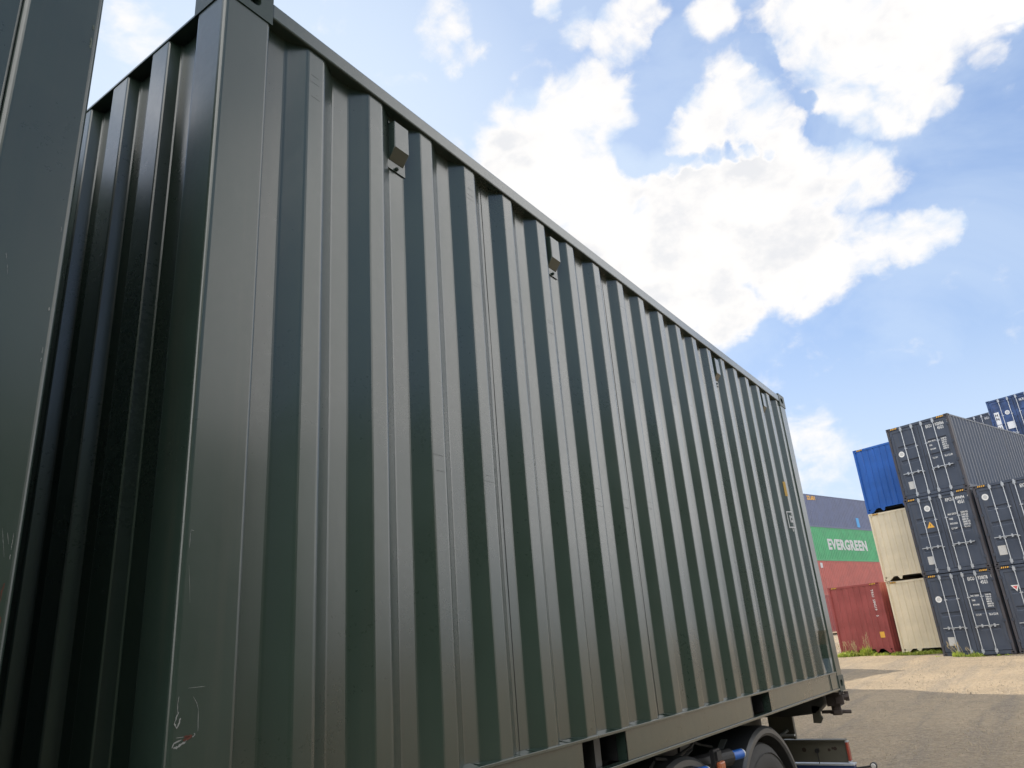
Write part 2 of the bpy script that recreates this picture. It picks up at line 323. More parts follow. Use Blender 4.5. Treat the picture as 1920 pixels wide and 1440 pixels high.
# ------------------------------------------------------------------ corner casting (hollow, with holes)
def casting_mesh(mat, lx=0.178, ly=0.162, lz=0.118):
    """outer corner at the origin, body towards +x +y -z (a top casting); holes in x-, y- and z+ faces"""
    bm = bmesh.new()
    def stadium(cx, cy, hw, hh, n=8):
        r = min(hw, hh); pts = []
        for k in range(4):
            sx = (1, -1, -1, 1)[k]; sy = (1, 1, -1, -1)[k]
            for i in range(n+1):
                g = math.pi/2*k + math.pi/2*i/n
                pts.append((cx + sx*(hw-r) + r*math.cos(g), cy + sy*(hh-r) + r*math.sin(g)))
        return pts
    def face(to3, a, b, cx, cy, hw, hh, th, inward):
        pts = stadium(cx, cy, hw, hh); n = len(pts)
        o = []
        for x, y in pts:
            dx, dy = x-cx, y-cy
            s = min(((a-cx)/dx if dx > 1e-9 else (-cx/dx if dx < -1e-9 else 1e9)), ((b-cy)/dy if dy > 1e-9 else (-cy/dy if dy < -1e-9 else 1e9)))
            o.append((cx+dx*s, cy+dy*s))
        vo = [bm.verts.new(to3(*p, 0)) for p in o]; vi = [bm.verts.new(to3(*p, 0)) for p in pts]; vd = [bm.verts.new(to3(*p, th)) for p in pts]
        cor = [(a, b), (0, b), (0, 0), (a, 0)]
        vc = [bm.verts.new(to3(*p, 0)) for p in cor]
        q = n//4
        for i in range(n):
            j = (i+1) % n
            bm.faces.new((vo[i], vo[j], vi[j], vi[i])); bm.faces.new((vi[i], vi[j], vd[j], vd[i]))
            # corner wedge
            p0, p1 = o[i], o[j]
            if abs(p0[0]-p1[0]) > 1e-7 and abs(p0[1]-p1[1]) > 1e-7:
                k = min(range(4), key=lambda k: (cor[k][0]-(p0[0]+p1[0])/2)**2 + (cor[k][1]-(p0[1]+p1[1])/2)**2)
                bm.faces.new((vo[i], vc[k], vo[j]))
    face(lambda u, v, d: (u, d, -v), lx, lz, lx*0.52, lz*0.5, 0.039, 0.0255, 0.03, 1)     # side (y-)
    face(lambda u, v, d: (d, u, -v), ly, lz, ly*0.53, lz*0.5, 0.039, 0.0255, 0.03, 1)     # end (x-)
    face(lambda u, v, d: (u, v, -d), lx, ly, lx*0.5, ly*0.52, 0.062, 0.032, 0.028, 1)     # top
    def q(*p): bm.faces.new([bm.verts.new(x) for x in p])
    q((lx,0,0),(lx,ly,0),(lx,ly,-lz),(lx,0,-lz)); q((0,ly,0),(lx,ly,0),(lx,ly,-lz),(0,ly,-lz)); q((0,0,-lz),(lx,0,-lz),(lx,ly,-lz),(0,ly,-lz))
    me = bpy.data.meshes.new('corner_casting')
    bmesh.ops.remove_doubles(bm, verts=bm.verts, dist=1e-5); bmesh.ops.recalc_face_normals(bm, faces=bm.faces)
    bm.to_mesh(me); bm.free(); me.materials.append(mat); return me
def castings(parent, L, W, H, me, axis='x', which=range(8)):
    """L along local x, W along local y"""
    k = 0
    for zt in (1, 0):
        for yt in (0, 1):
            for xt in (0, 1):
                if k in which:
                    o = bpy.data.objects.new('corner_casting', me); C.collection.objects.link(o); o.parent = parent
                    o.location = (L if xt else 0, W if yt else 0, H if zt else 0)
                    o.scale = (-1 if xt else 1, -1 if yt else 1, 1 if zt else -1)
                k += 1

# ================================================================== SETTING: the yard
def gz(x, y):
    s = x*0.98 + y*0.15
    if s < 9: return -1.20
    if s < 34: return -1.20 + (s-9)/25*0.50
    if s < 75: return -0.70 + (s-34)/41*1.0
    return 0.30 + (s-75)*0.012
def smooth_gz(x, y):
    return sum(gz(x+dx, y) for dx in (-4, -2, 0, 2, 4))/5
def ground():
    xs = [-400, -150, -60, -25, -12, -6] + [-4 + 0.7*i for i in range(64)] + [42+2*i for i in range(30)] + [110, 140, 200, 400, 900]
    ys = [-700, -250, -90, -45, -30] + [-24 + 0.7*i for i in range(60)] + [19+2*i for i in range(16)] + [60, 90, 200, 500, 900]
    r = random.Random(3)
    mb = MB(); n = len(xs)
    for y in ys:
        for x in xs:
            z = smooth_gz(x, y)
            if 5 < x < 60 and -24 < y < 30: z += r.uniform(-0.008, 0.008) + 0.012*math.sin(x*0.9+y*1.7) + 0.010*math.sin(y*2.3-x*0.5)
            mb.v.append((x, y, z))
    for j in range(len(ys)-1):
        for i in range(n-1): mb.f.append((j*n+i, j*n+i+1, (j+1)*n+i+1, (j+1)*n+i)); mb.mi.append(0)
    m = bpy.data.materials.new('sandy_gravel'); m.use_nodes = True; t = NT(m.node_tree)
    b = t.n('ShaderNodeBsdfPrincipled', Roughness=0.95); b.inputs['Specular IOR Level'].default_value = 0.15
    co = t.n('ShaderNodeTexCoord').outputs['Object']
    n1 = t.noise(co, 0.35, 6, 0.6); n2 = t.noise(co, 3.2, 8, 0.7); n3 = t.noise(co, 38.0, 6, 0.75)
    vor = t.n('ShaderNodeTexVoronoi', Scale=24.0); t.l(co, vor.inputs['Vector'])
    c = t.mix(t.ramp(n1.outputs['Fac'], 0.38, 0.66), (0.265, 0.205, 0.132), (0.355, 0.272, 0.170))
    c = t.mix(t.math('MULTIPLY', t.ramp(n2.outputs['Fac'], 0.42, 0.70), 0.55), c, (0.215, 0.170, 0.118))
    # tyre-worn bands, stretched along the driving lane
    mp = t.n('ShaderNodeMapping'); t.l(co, mp.inputs['Vector']); mp.inputs['Rotation'].default_value = (0, 0, R(-66)); mp.inputs['Scale'].default_value = (0.10, 1.6, 1)
    n5 = t.noise(mp.outputs[0], 1.0, 7, 0.65)
    c = t.mix(t.math('MULTIPLY', t.ramp(n5.outputs['Fac'], 0.47, 0.64), 0.75), c, (0.185, 0.155, 0.118))
    c = t.mix(t.ramp(n3.outputs['Fac'], 0.30, 0.74, 0, 0.85), c, t.mix(vor.outputs['Color'], (0.14, 0.12, 0.10), (0.48, 0.41, 0.32)))
    t.l(c, b.inputs['Base Color'])
    h = t.math('ADD', t.math('MULTIPLY', n3.outputs['Fac'], 0.6), t.math('MULTIPLY', vor.outputs['Distance'], 0.8))
    b1 = t.n('ShaderNodeBump', Strength=0.9, Distance=0.03); t.l(h, b1.inputs['Height'])
    b2 = t.n('ShaderNodeBump', Strength=0.7, Distance=0.10); t.l(n2.outputs['Fac'], b2.inputs['Height']); t.l(b2.outputs[0], b1.inputs['Normal'])
    t.l(b1.outputs[0], b.inputs['Normal'])
    o = t.n('ShaderNodeOutputMaterial'); t.l(b.outputs[0], o.inputs[0])
    g = mb.build('ground', m); g['kind'] = 'structure'
ground()
rs_ = random.Random(21); mb = MB()
for i in range(2600):
    a = R(rs_.uniform(-6, 12)); d = 9 + 24*rs_.random()**1.4
    x, y = -0.98 + d*math.cos(a), -1.6 + d*math.sin(a); z = smooth_gz(x, y)
    s = rs_.uniform(0.005, 0.013)*(1.6 if rs_.random() < 0.05 else 1); b = len(mb.v); g = rs_.uniform(0, 3)
    for k in range(5):
        q = g + k*1.2566; mb.v.append((x + s*math.cos(q)*rs_.uniform(.7, 1.3), y + s*math.sin(q)*rs_.uniform(.7, 1.3), z - 0.01))
    for k in range(4):
        q = g + k*1.57; mb.v.append((x + s*.6*math.cos(q), y + s*.6*math.sin(q), z + 0.012 + s*rs_.uniform(.5, 1.0)))
    for k in range(5): mb.f.append((b+k, b+(k+1) % 5, b+5+(min(k+1, 4) % 4), b+5+min(k, 3)) if k != 3 else (b+3, b+4, b+5+0, b+8)); mb.mi.append(0)
    mb.f.append((b+5, b+6, b+7, b+8)); mb.mi.append(0)
gv = mb.build('gravel', plain('loose_stone', (0.36, 0.30, 0.22), 0.9)); gv['kind'] = 'stuff'
gv['label'] = 'loose stones scattered over the sandy yard'; gv['category'] = 'gravel'

# ================================================================== HERO: olive 20 ft containers on the trailer
L20, W20, H20 = 6.058, 2.438, 2.591
CAST_OLIVE = casting_mesh(M['olive_cast'])
def post_profile(lx, ly, r=0.012, n=4):
    pts = []
    for cx, cy, a in ((r, r, math.pi), (lx-r, r, 1.5*math.pi), (lx-r, ly-r, 0), (r, ly-r, 0.5*math.pi)):
        for i in range(n+1):
            g = a + math.pi/2*i/n; pts.append((cx + r*math.cos(g), cy + r*math.sin(g)))
    return pts
def olive_container(label, x0, marks, seed):
    T = thing('shipping_container', label, 'container', (x0, 0, 0), 0, 'olive containers on the trailer')
    rr = random.Random(seed)
    castings(T, L20, W20, H20, CAST_OLIVE)
    # posts: a hollow-section corner post with a shallow step next to its outer corner
    for xt in (0, 1):
        for yt in (0, 1):
            mb = MB()
            base = post_profile(0.172, 0.150, 0.015, 6)
            e = 0.004
            pts = [((L20 - e - p[0]) if xt else (e + p[0]), (W20 - e - p[1]) if yt else (e + p[1])) for p in base]
            mb.prism(pts, 2, 0.1185, H20-0.1185)
            p = mb.build('corner_post', M['olive_post'], T)
            if (xt, yt) == (0, 0) and marks:      # scraped paint low on the corner
                for mt, wd, pts in HERO: scrape(p, pts, wd, M[mt], rr)
            if (xt, yt) == (1, 0) and not marks:
                for mt, wd, pts in LEFT: scrape(p, [(min(q[0]-x0, L20-0.024), q[1]) for q in pts], wd, M[mt], rr)
    # side walls
    prof = wave_profile(0.172, L20-0.172, 0.338, 0.288, 0.072, 0.068, 0.080, 0.036, 0.007)
    ph = [rr.uniform(0, 6.28) for _ in range(60)]; am = [rr.uniform(0.3, 1.0) for _ in range(60)]
    def disp(s, z, d):
        k = int(s/0.144); a = 0.0005*am[k % 60]
        dd = a*math.sin(z*4.1+ph[k % 60]) + 0.00025*math.sin(z*11+ph[(k*3) % 60])
        ds = 0.0004*math.sin(z*6+ph[(k+9) % 60])
        if marks and s > 5.50 and z < 0.75:      # the last wave is bent at its foot
            g = math.exp(-((s-5.70)/0.10)**2) * math.exp(-((z-0.33)/0.14)**2)
            dd += 0.045*g*math.sin((z-0.16)*11); ds += 0.05*g
        return ds, dd
    mb = MB()
    corrugated(mb, prof, 'y', 0.014, 1, 0.150, 2.535, 22, disp)
    p = mb.build('side_panel', M['olive'], T)
    # lap seams of the welded panel sheets
    mb = MB()
    for k in (3, 7, 11, 15):
        s = 0.338 + 0.288*k + 0.072 + 0.068 + 0.020
        mb.box(s, s+0.0014, 0.0486, 0.0498, 0.151, 2.50)
    mb.build('seam', M['seal'], p)
    mb = MB()                                                        # faint roller marks pressed across the outer flats
    for k in range(19):
        s = 0.338 + 0.288*k
        for zb in (1.93 - 0.004*k, 1.12 + 0.003*k, 2.36):
            if rr.random() < 0.45: continue
            for j in range(rr.randint(1, 3)):
                z = zb + rr.uniform(-.05, .05); a = rr.uniform(0, .02); mb.box(s+a, s+0.072-rr.uniform(0, .03), 0.01375, 0.0139, z, z+0.0007)
    rm = mb.build('roller_mark', M['olive_mark'], p); rm['kind'] = 'stuff'
    # small dents / roll marks on some waves are in the sheet itself; the far side is the same pressed sheet
    mb = MB(); corrugated(mb, wave_profile(0.155, L20-0.155, 0.338, 0.288, 0.072, 0.068, 0.080, 0.036, 0), 'y', W20-0.014, -1, 0.150, 2.535)
    mb.build('side_panel', M['olive'], T)
    # top rails
    for y0 in (0.003, W20-0.063):
        mb = MB(); mb.prism([(y0, 2.508), (y0+0.060, 2.508), (y0+0.060, 2.572), (y0, 2.572)], 0, 0.178, L20-0.178)
        mb.build('top_rail', M['olive'], T, bevel=0.006)
    # bottom rails with fork pockets
    pk = [(1.73, 2.088), (3.718, 4.07)]
    for side in (0, 1):
        Y = (lambda y: y) if side == 0 else (lambda y: W20-y)
        def bx(mb, x0, x1, y0, y1, z0, z1):
            a, b = sorted((Y(y0), Y(y1))); mb.box(x0, x1, a, b, z0, z1)
        mb = MB()
        xs = [0.178] + [v for q in pk for v in q] + [L20-0.178]
        for a, b in zip(xs[::2], xs[1::2]):
            bx(mb, a, b, 0.012, 0.018, 0.024, 0.1385)
        bx(mb, 0.178, L20-0.178, 0.004, 0.060, 0.1385, 0.150)       # top flange
        bx(mb, 0.178, L20-0.178, 0.002, 0.050, 0.010, 0.0235)       # bottom flange
        for a, b in pk:
            bx(mb, a-0.006, a, 0.012, 0.060, 0.0242, 0.138); bx(mb, b, b+0.006, 0.012, 0.060, 0.0242, 0.138)
        for a, b in pk:
            fp = MB(); bx(fp, a-0.006, a, 0.061, 1.20, 0.0242, 0.138); bx(fp, b, b+0.006, 0.061, 1.20, 0.0242, 0.138); bx(fp, a, b, 0.061, 1.20, 0.128, 0.134); bx(fp, a-.006, b+.006, 1.2005, 1.21, 0.0, 0.138); bx(fp, a, b, 0.055, 1.20, 0.004, 0.009)
            fp.build('fork_pocket', M['black'], T)  # closed pocket lining, coloured black to stand for the shade inside
        r = mb.build('bottom_rail', M['olive'], T, bevel=0.0015)
        if side == 0:
            mb = MB()                                                # weld bead along the foot of the wall
            s = 0.19
            while s < L20-0.2:
                l = rr.uniform(0.05, 0.16); h = rr.uniform(0.004, 0.009); mb.prism([(0.006, 0.1502), (0.050, 0.1502), (0.048, 0.1502+h)], 0, s, s+l); s += l*rr.uniform(0.95, 1.25)
            mb.build('weld_bead', M['olive'], r)
            mb = MB(); mb.box(5.62, 5.624, 0.010, 0.0117, 0.026, 0.137); mb.box(5.66, 5.875, 0.007, 0.0116, 0.026, 0.137); mb.build('joint_plate', M['olive_post'], r)
    # gusset plates beside the castings
    for xa, xb in ((0.18, 0.40), (L20-0.40, L20-0.18)):
        mb = MB(); mb.prism([(xa, 0.012), (xb, 0.012), (xb, -0.006) if xa > 1 else (xb, 0.010), (xa, 0.010) if xa > 1 else (xa, -0.006)], 1, 0.02, 0.10)
        mb.build('gusset', M['olive_post'], T)
    # closed front wall (x = 0 end) with its header and sill
    pr = wave_profile(0.15, W20-0.15, 0.400, 0.2625, 0.105, 0.014, 0.1295, 0.045, 0.006)
    mb = MB(); corrugated(mb, pr, 'x', 0.050, 1, 0.12, 2.5665, 8); mb.build('front_wall', M['olive'], T)
    mb = MB(); mb.box(0.047, 0.150, 0.162, W20-0.162, 2.567, 2.578); mb.build('front_header', M['olive'], T, bevel=0.002)
    mb = MB(); mb.box(0.006, 0.14, 0.162, W20-0.162, 0.004, 0.12); mb.build('front_sill', M['olive'], T, bevel=0.004)
    # roof, floor
    mb = MB(); pf = wave_profile(0.19, L20-0.19, 0.30, 0.21, 0.085, 0.02, 0.085, 0.018, 0)
    b = len(mb.v)
    for y in (0.063, W20-0.063):
        for s, d in pf: mb.v.append((s, y, 2.568-d))
    n = len(pf)
    for i in range(n-1): mb.f.append((i, i+1, n+i+1, n+i)); mb.mi.append(0)
    mb.build('roof', M['olive'], T)
    mb = MB(); mb.box(0.19, L20-0.19, 0.061, W20-0.061, 0.14, 0.17)
    for i in range(18): mb.box(0.3+i*0.32, 0.35+i*0.32, 0.061, W20-0.061, 0.02, 0.1395)
    mb.build('floor', M['chassis'], T)
    # door end (x = L)
    mb = MB(); mb.box(L20-0.05, L20-0.008, 0.156, W20-0.156, 2.475, 2.585); mb.build('door_header', M['olive'], T, bevel=0.004)
    mb = MB(); mb.box(L20-0.10, L20-0.012, 0.163, W20-0.163, 0.0, 0.14); mb.build('door_sill', M['olive'], T, bevel=0.004)
    for y0 in (0.165, W20/2+0.006):
        y1 = y0 + W20/2 - 0.172
        mb = MB(); mb.box(L20-0.075, L20-0.035, y0, y1, 0.15, 2.47)
        for z in (0.4, 0.95, 1.5, 2.05): mb.box(L20-0.0345, L20-0.025, y0+.1, y1-.1, z, z+.22)
        d = mb.build('door', M['olive'], T)
        for yy in (y0+0.35, y1-0.15):
            mb = MB(); mb.cyl((L20-0.012, yy, 0.06), (L20-0.012, yy, 2.53), 0.017); mb.build('locking_bar', M['zinc'], d)
    # vents under the top rail
    for vx in ((0.800, 1.936, 4.250, 5.385) if marks else (0.80, 4.25)):
        v = MB(); yw = 0.050
        v.box(vx-0.052, vx+0.052, yw-0.0055, yw-0.0015, 2.262, 2.478)
        vo = v.build('vent', M['olive_post'], T, bevel=0.001)
        h = MB(); h.prism([(yw-0.006, 2.470), (yw-0.040, 2.466), (yw-0.040, 2.345), (yw-0.006, 2.300)], 0, vx-0.040, vx+0.040)
        h.build('vent_hood', M['olive'], vo, bevel=0.0025)
        for bz in (2.274,):
            h = MB(); h.cyl((vx, yw-0.0055, bz), (vx, yw-0.014, bz), 0.008, 8); h.cyl((vx, yw-0.014, bz), (vx, yw-0.018, bz), 0.005, 8); h.build('bolt', M['olive_cast'], vo)
        for bx_ in (-.040, .0, .04): h = MB(); h.cyl((vx+bx_, yw-0.0055, 2.474), (vx+bx_, yw-0.011, 2.474), 0.006, 8); h.build('rivet', M['olive_cast'], vo)
    if marks:
        # yellow data sticker and white class mark, pasted on the wave near the far end
        def patch(mb, s0, s1, z0, z1, off=0.0012, k=6):
            def dep(s):
                u = (s - 0.338) % 0.288
                if u < 0.072: return 0
                if u < 0.140: return 0.036*(u-0.072)/0.068
                if u < 0.220: return 0.036
                return 0.036*(0.288-u)/0.068
            for i in range(k):
                a = s0+(s1-s0)*i/k; b_ = s0+(s1-s0)*(i+1)/k
                mb.quad((a, 0.014+dep(a)-off, z0), (b_, 0.014+dep(b_)-off, z0), (b_, 0.014+dep(b_)-off, z1), (a, 0.014+dep(a)-off, z1))
        mb = MB(); patch(mb, 5.496, 5.526, 1.570, 1.695, 0.003); mb.build('sticker', M['dull_yellow'], T)['label'] = 'yellow sticker on the side wall'
        mb = MB()
        for (a, b_, c, d) in ((5.470, 5.478, 1.30, 1.44), (5.546, 5.555, 1.30, 1.44), (5.478, 5.546, 1.43, 1.44), (5.478, 5.546, 1.30, 1.31), (5.50, 5.530, 1.345, 1.365), (5.495, 5.505, 1.345, 1.405), (5.523, 5.531, 1.365, 1.395), (5.505, 5.523, 1.385, 1.397), (5.502, 5.508, 1.27, 1.298)):
            patch(mb, a, b_, c, d, 0.003, 3)
        mb.build('marking', M['dull_white'], T)['label'] = 'white outlined height mark'
    return T

# scrapes on the two near posts, as (x, z) on the wall side
HERO = [
    ('scratch', 0.0009, [(0.032, 0.803), (0.024, 0.805), (0.023, 0.793), (0.023, 0.762)]),
    ('scratch', 0.0007, [(0.025, 0.723), (0.035, 0.639)]),
    ('scratch', 0.0009, [(0.059, 0.439), (0.069, 0.425), (0.074, 0.411), (0.076, 0.366)]),
    ('scratch', 0.0022, [(0.027, 0.41), (0.022, 0.4), (0.019, 0.387), (0.025, 0.378), (0.03, 0.388), (0.032, 0.398)]),
    ('scratch', 0.0009, [(0.025, 0.442), (0.023, 0.425), (0.025, 0.407)]),
    ('scratch', 0.0034, [(0.02, 0.34), (0.028, 0.34), (0.041, 0.346), (0.052, 0.352)]),
    ('scratch', 0.002, [(0.017, 0.34), (0.021, 0.349), (0.038, 0.354)]),
    ('rust_spot', 0.005, [(0.042, 0.351), (0.053, 0.355), (0.063, 0.36)]),
    ('rust_spot', 0.0028, [(0.044, 0.359), (0.056, 0.359)]),
    ('scratch', 0.0016, [(0.064, 0.356), (0.07, 0.361), (0.067, 0.364)]),
    ('scratch', 0.0006, [(0.044, 0.457), (0.088, 0.458)]),
    ('scratch', 0.0006, [(0.025, 0.359), (0.044, 0.359)]),
]
LEFT = [
    ('scratch', 0.0006, [(-0.37, 0.774), (-0.365, 0.749), (-0.359, 0.719)]),
    ('scratch', 0.0006, [(-0.36, 0.767), (-0.355, 0.744)]),
    ('scratch', 0.0009, [(-0.343, 0.766), (-0.337, 0.748), (-0.334, 0.734)]),
    ('scratch', 0.0018, [(-0.333, 0.725), (-0.332, 0.716)]),
    ('rust_spot', 0.0018, [(-0.351, 0.672), (-0.354, 0.657), (-0.354, 0.637)]),
    ('rust_spot', 0.002, [(-0.35, 0.61), (-0.34, 0.602), (-0.332, 0.591)]),
    ('scratch', 0.0014, [(-0.332, 0.591), (-0.327, 0.582), (-0.325, 0.572)]),
    ('scratch', 0.0022, [(-0.333, 1.254), (-0.329, 1.245)]),
    ('scratch', 0.0015, [(-0.339, 1.248), (-0.335, 1.247)]),
    ('scratch', 0.0012, [(-0.329, 1.16), (-0.325, 1.145)]),
    ('scratch', 0.0012, [(-0.327, 1.135), (-0.325, 1.125)]),
    ('scratch', 0.0007, [(-0.35, 1.456), (-0.346, 1.442)]),
    ('scratch', 0.0007, [(-0.447, 1.346), (-0.443, 1.332)]),
    ('scratch', 0.0006, [(-0.441, 1.321), (-0.437, 1.298)]),
    ('scratch', 0.0012, [(-0.333, 1.298), (-0.327, 1.298)]),
    ('pale', 0.0045, [(-0.343, 2.05), (-0.333, 2.047), (-0.329, 2.036)]),
    ('pale', 0.005, [(-0.333, 2.009), (-0.332, 1.989), (-0.326, 1.976)]),
    ('scratch', 0.0012, [(-0.33, 2.043), (-0.328, 2.037)]),
    ('scratch', 0.0012, [(-0.329, 1.998), (-0.326, 1.988)]),
]

def scrape(parent, pts, wd, mat, rr, y=0.0033):
    """a ragged scratch of bare primer or rust, lying on a post's side face"""
    fine = []
    for p, q in zip(pts, pts[1:]):
        for i in range(5): u = i/5; fine.append((p[0]+(q[0]-p[0])*u, p[1]+(q[1]-p[1])*u))
    fine.append(pts[-1]); vs = []; n = len(fine)
    for i, (x, z) in enumerate(fine):
        a = fine[max(0, i-1)]; b = fine[min(n-1, i+1)]; dx, dz = b[0]-a[0], b[1]-a[1]; l = math.hypot(dx, dz) or 1
        k = wd*rr.uniform(0.25, 1.0)*(0.35 if i in (0, n-1) else 1); ox = rr.uniform(-.3, .3)*wd
        vs += [(x - dz/l*k + ox, y, z + dx/l*k), (x + dz/l*k*rr.uniform(.4, 1) + ox, y, z - dx/l*k)]
    me = bpy.data.meshes.new('scrape'); me.from_pydata(vs, [], [(2*i, 2*i+1, 2*i+3, 2*i+2) for i in range(n-1)]); me.materials.append(mat)
    o = bpy.data.objects.new('scrape', me); C.collection.objects.link(o); o.parent = parent

olive_container('dark olive corrugated container with four small vents, filling the picture, behind the gap', 0.0, True, 11)
olive_container('dark olive container cut by the left edge, only its scuffed corner post in view', -(L20+0.325), False, 12)

# ================================================================== the trailer under them
GT = -1.20
def trailer():
    T = thing('container_trailer', 'dark skeletal container trailer with grey mudguards under the olive containers', 'trailer', (0, 0, 0))
    for y in (0.74, 1.62):
        mb = MB(); x0, x1 = -6.6, 6.0
        mb.box(x0, x1, y, y+0.012+0.0, -0.37, -0.03); mb.box(x0, x1, y-0.06, y+0.07, -0.0298, -0.013); mb.box(x0, x1, y-0.06, y+0.07, -0.388, -0.3702)
        mb.build('main_beam', M['chassis'], T)
    for x in (-6.25, -0.40, 0.08):
        mb = MB(); mb.box(x, x+0.14, 0.05, W20-0.05, -0.16, -0.012); mb.build('bolster', M['chassis'], T, bevel=0.005)
    for x in (0.9, 1.8, 3.1, 4.6, 5.3):
        mb = MB(); mb.box(x, x+0.08, 0.753, 1.619, -0.30, -0.12); mb.build('cross_member', M['chassis'], T)
    # rear bolster, deep in the middle and stepped up to its ends
    mb = MB(); mb.prism([(0.16, -0.020), (W20-0.16, -0.020), (W20-0.16, -0.10), (W20-0.45, -0.185), (0.45, -0.185), (0.235, -0.165), (0.16, -0.10)], 0, 5.90, 6.06)
    bo = mb.build('rear_bolster', M['chassis'], T, bevel=0.006)
    mb = MB(); mb.prism([(0.20, -0.110), (0.262, -0.105), (0.272, -0.235), (0.215, -0.238), (0.19, -0.200), (0.205, -0.175)], 0, 5.90, 5.925)
    mb.build('stop_plate', M['khaki'], bo)
    # twist lock under the far corner, rusty, its handle sticking out
    def lock(x, y):
        mb = MB(); mb.box(x-0.085, x+0.085, y-0.065, y+0.085, -0.030, -0.010)
        mb.box(x-0.055, x+0.055, y-0.05, y+0.055, -0.115, -0.030)
        mb.cyl((x, y, -0.115), (x, y, -0.185), 0.038, 14)
        mb.cyl((x, y, -0.150), (x, y, -0.176), 0.056, 6)
        mb.cyl((x, y-0.02, -0.160), (x+0.03, y-0.105, -0.165), 0.014, 10); mb.cyl((x, y+0.02, -0.160), (x-.01, y+0.12, -0.160), 0.013, 10)
        mb.cyl((x+0.03, y-0.05, -0.055), (x+0.06, y-0.095, -0.052), 0.024, 10); mb.cyl((x+0.06, y-0.088, -0.012), (x+0.06, y-0.088, -0.085), 0.017, 10)
        mb.box(x-0.07, x-0.05, y-0.085, y-0.02, -0.10, -0.03)
        mb.build('twist_lock', M['rusty'], T, bevel=0.003)
    lock(5.985, 0.088); lock(5.985, W20-0.088)
    # three axles with wheels and mudguards
    for x in (1.52, 2.82, 4.12):
        mb = MB(); mb.cyl((x, 0.45, -0.70), (x, 1.99, -0.70), 0.065, 16); mb.build('axle', M['chassis'], T)
        for side in (0, 1):
            Y = (lambda y: y+0.095) if side == 0 else (lambda y: W20-0.095-y)
            zc_ = -0.725
            prof = [(0.290, .080), (0.325, .045), (0.40, .012), (0.47, .004), (0.525, .014), (0.555, .034), (0.566, .060), (0.566, .35), (0.545, .38), (0.45, .40), (0.30, .36)]
            mb = MB(); mb.lathe_y([(r, Y(y+0.018)) for r, y in prof], x, zc_, 56)
            for rr_ in (0.385, 0.505): mb.lathe_y([(rr_-.004, Y(.026 if rr_ > .5 else .034)), (rr_, Y(.020 if rr_ > .5 else .028)), (rr_+.004, Y(.026 if rr_ > .5 else .030))], x, zc_, 56, closed=False)
            wl = mb.build('tyre', M['tyre'], T, smooth=True)
            mb = MB(); mb.lathe_y([(0.298, Y(.105)), (0.305, Y(.085)), (0.29, Y(.10)), (0.27, Y(.17)), (0.20, Y(.20)), (0.15, Y(.15)), (0.12, Y(.11)), (0.02, Y(.10))], x, zc_, 40, closed=False)
            for k in range(10):
                g = k*math.pi/5; mb.cyl((x+0.168*math.cos(g), Y(.185), zc_+0.168*math.sin(g)), (x+0.168*math.cos(g), Y(.15), zc_+0.168*math.sin(g)), 0.015, 6)
            mb.build('rim', M['rim'], wl, smooth=True)
            ro, ri = 0.655, 0.647
            fp = [(ri-0.045, Y(0.012)), (ri-0.03, Y(0.002)), (ri-0.004, Y(0.004)), (ro+.004, Y(0.020)), (ro+.006, Y(0.060)), (ro+.006, Y(0.375)), (ro-.01, Y(0.40)), (ri-0.06, Y(0.402)), (ri-0.06, Y(0.396)), (ri-.012, Y(0.392)), (ri, Y(0.37)), (ri, Y(0.055)), (ri-.008, Y(.026)), (ri-.03, Y(.016)), (ri-.045, Y(.018))]
            mb = MB(); mb.lathe_y(fp, x, zc_, 40, R(14), R(166))
            mg = mb.build('mudguard', M['fender'], T, smooth=True)
            mb = MB(); mb.lathe_y([(ro+.0085, Y(.16)), (ro+.0085, Y(.20)), (ro+.0055, Y(.20)), (ro+.0055, Y(.16))], x, zc_, 12, R(112), R(140)); mb.build('strap', M['zinc'], mg)
            mb = MB(); mb.cyl((x-0.02, Y(0.50), -0.32), (x-0.02, Y(0.50), -0.60), 0.11, 20); mb.build('air_spring', M['black'], T)
    # brake gear between the wheels
    for cx, cy, cz in ((3.56, 0.085, -0.150), (3.02, 0.085, -0.160)):
        mb = MB(); mb.cyl((cx-0.10, cy+.02, cz), (cx+0.02, cy-.01, cz), 0.026, 20); p = mb.build('brake_cylinder', M['blue_cap'], T, smooth=True)
        mb = MB(); mb.cyl((cx+0.0205, cy-.0105, cz), (cx+0.03, cy-.012, cz), 0.0255, 20); mb.build('end_cap', M['zinc'], p)
        mb = MB(); mb.cyl((cx-0.52, cy+.12, cz), (cx-0.101, cy+.02, cz), 0.045, 16); mb.build('cylinder_body', M['black'], p)
    mb = MB(); mb.box(3.145, 3.235, 0.062, 0.085, -0.21, -0.075); mb.box(3.16, 3.22, 0.050, 0.0619, -0.128, -0.085); br = mb.build('lamp_bracket', M['black'], T)
    mb = MB(); mb.box(3.155, 3.228, 0.036, 0.0615, -0.215, -0.135); mb.build('marker_lamp', M['orange_lens'], T, bevel=0.008)
    for k in range(6):      # air hoses
        mb = MB(); pts = []
        a = rnd.uniform(2.0, 3.2)
        for i in range(9): pts.append((a+i*0.09, 0.20+0.05*math.sin(i*0.9+k), -0.09-0.05*math.sin(i*0.5+k*1.3)))
        for p0, p1 in zip(pts, pts[1:]): mb.cyl(p0, p1, 0.008, 6)
        mb.build('air_hose', M['black'], T)
    mb = MB(); mb.box(2.0, 3.3, 0.45, 0.47, -0.40, -0.05); mb.build('hose_plate', M['black'], T)
    # brackets down to the light board
    mb = MB()
    mb.box(6.06, 6.075, 0.500, 0.700, -0.372, -0.1851); mb.box(6.03, 6.075, 0.478, 0.499, -0.372, -0.186)
    mb.build('hanger', M['khaki'], T, bevel=0.002)
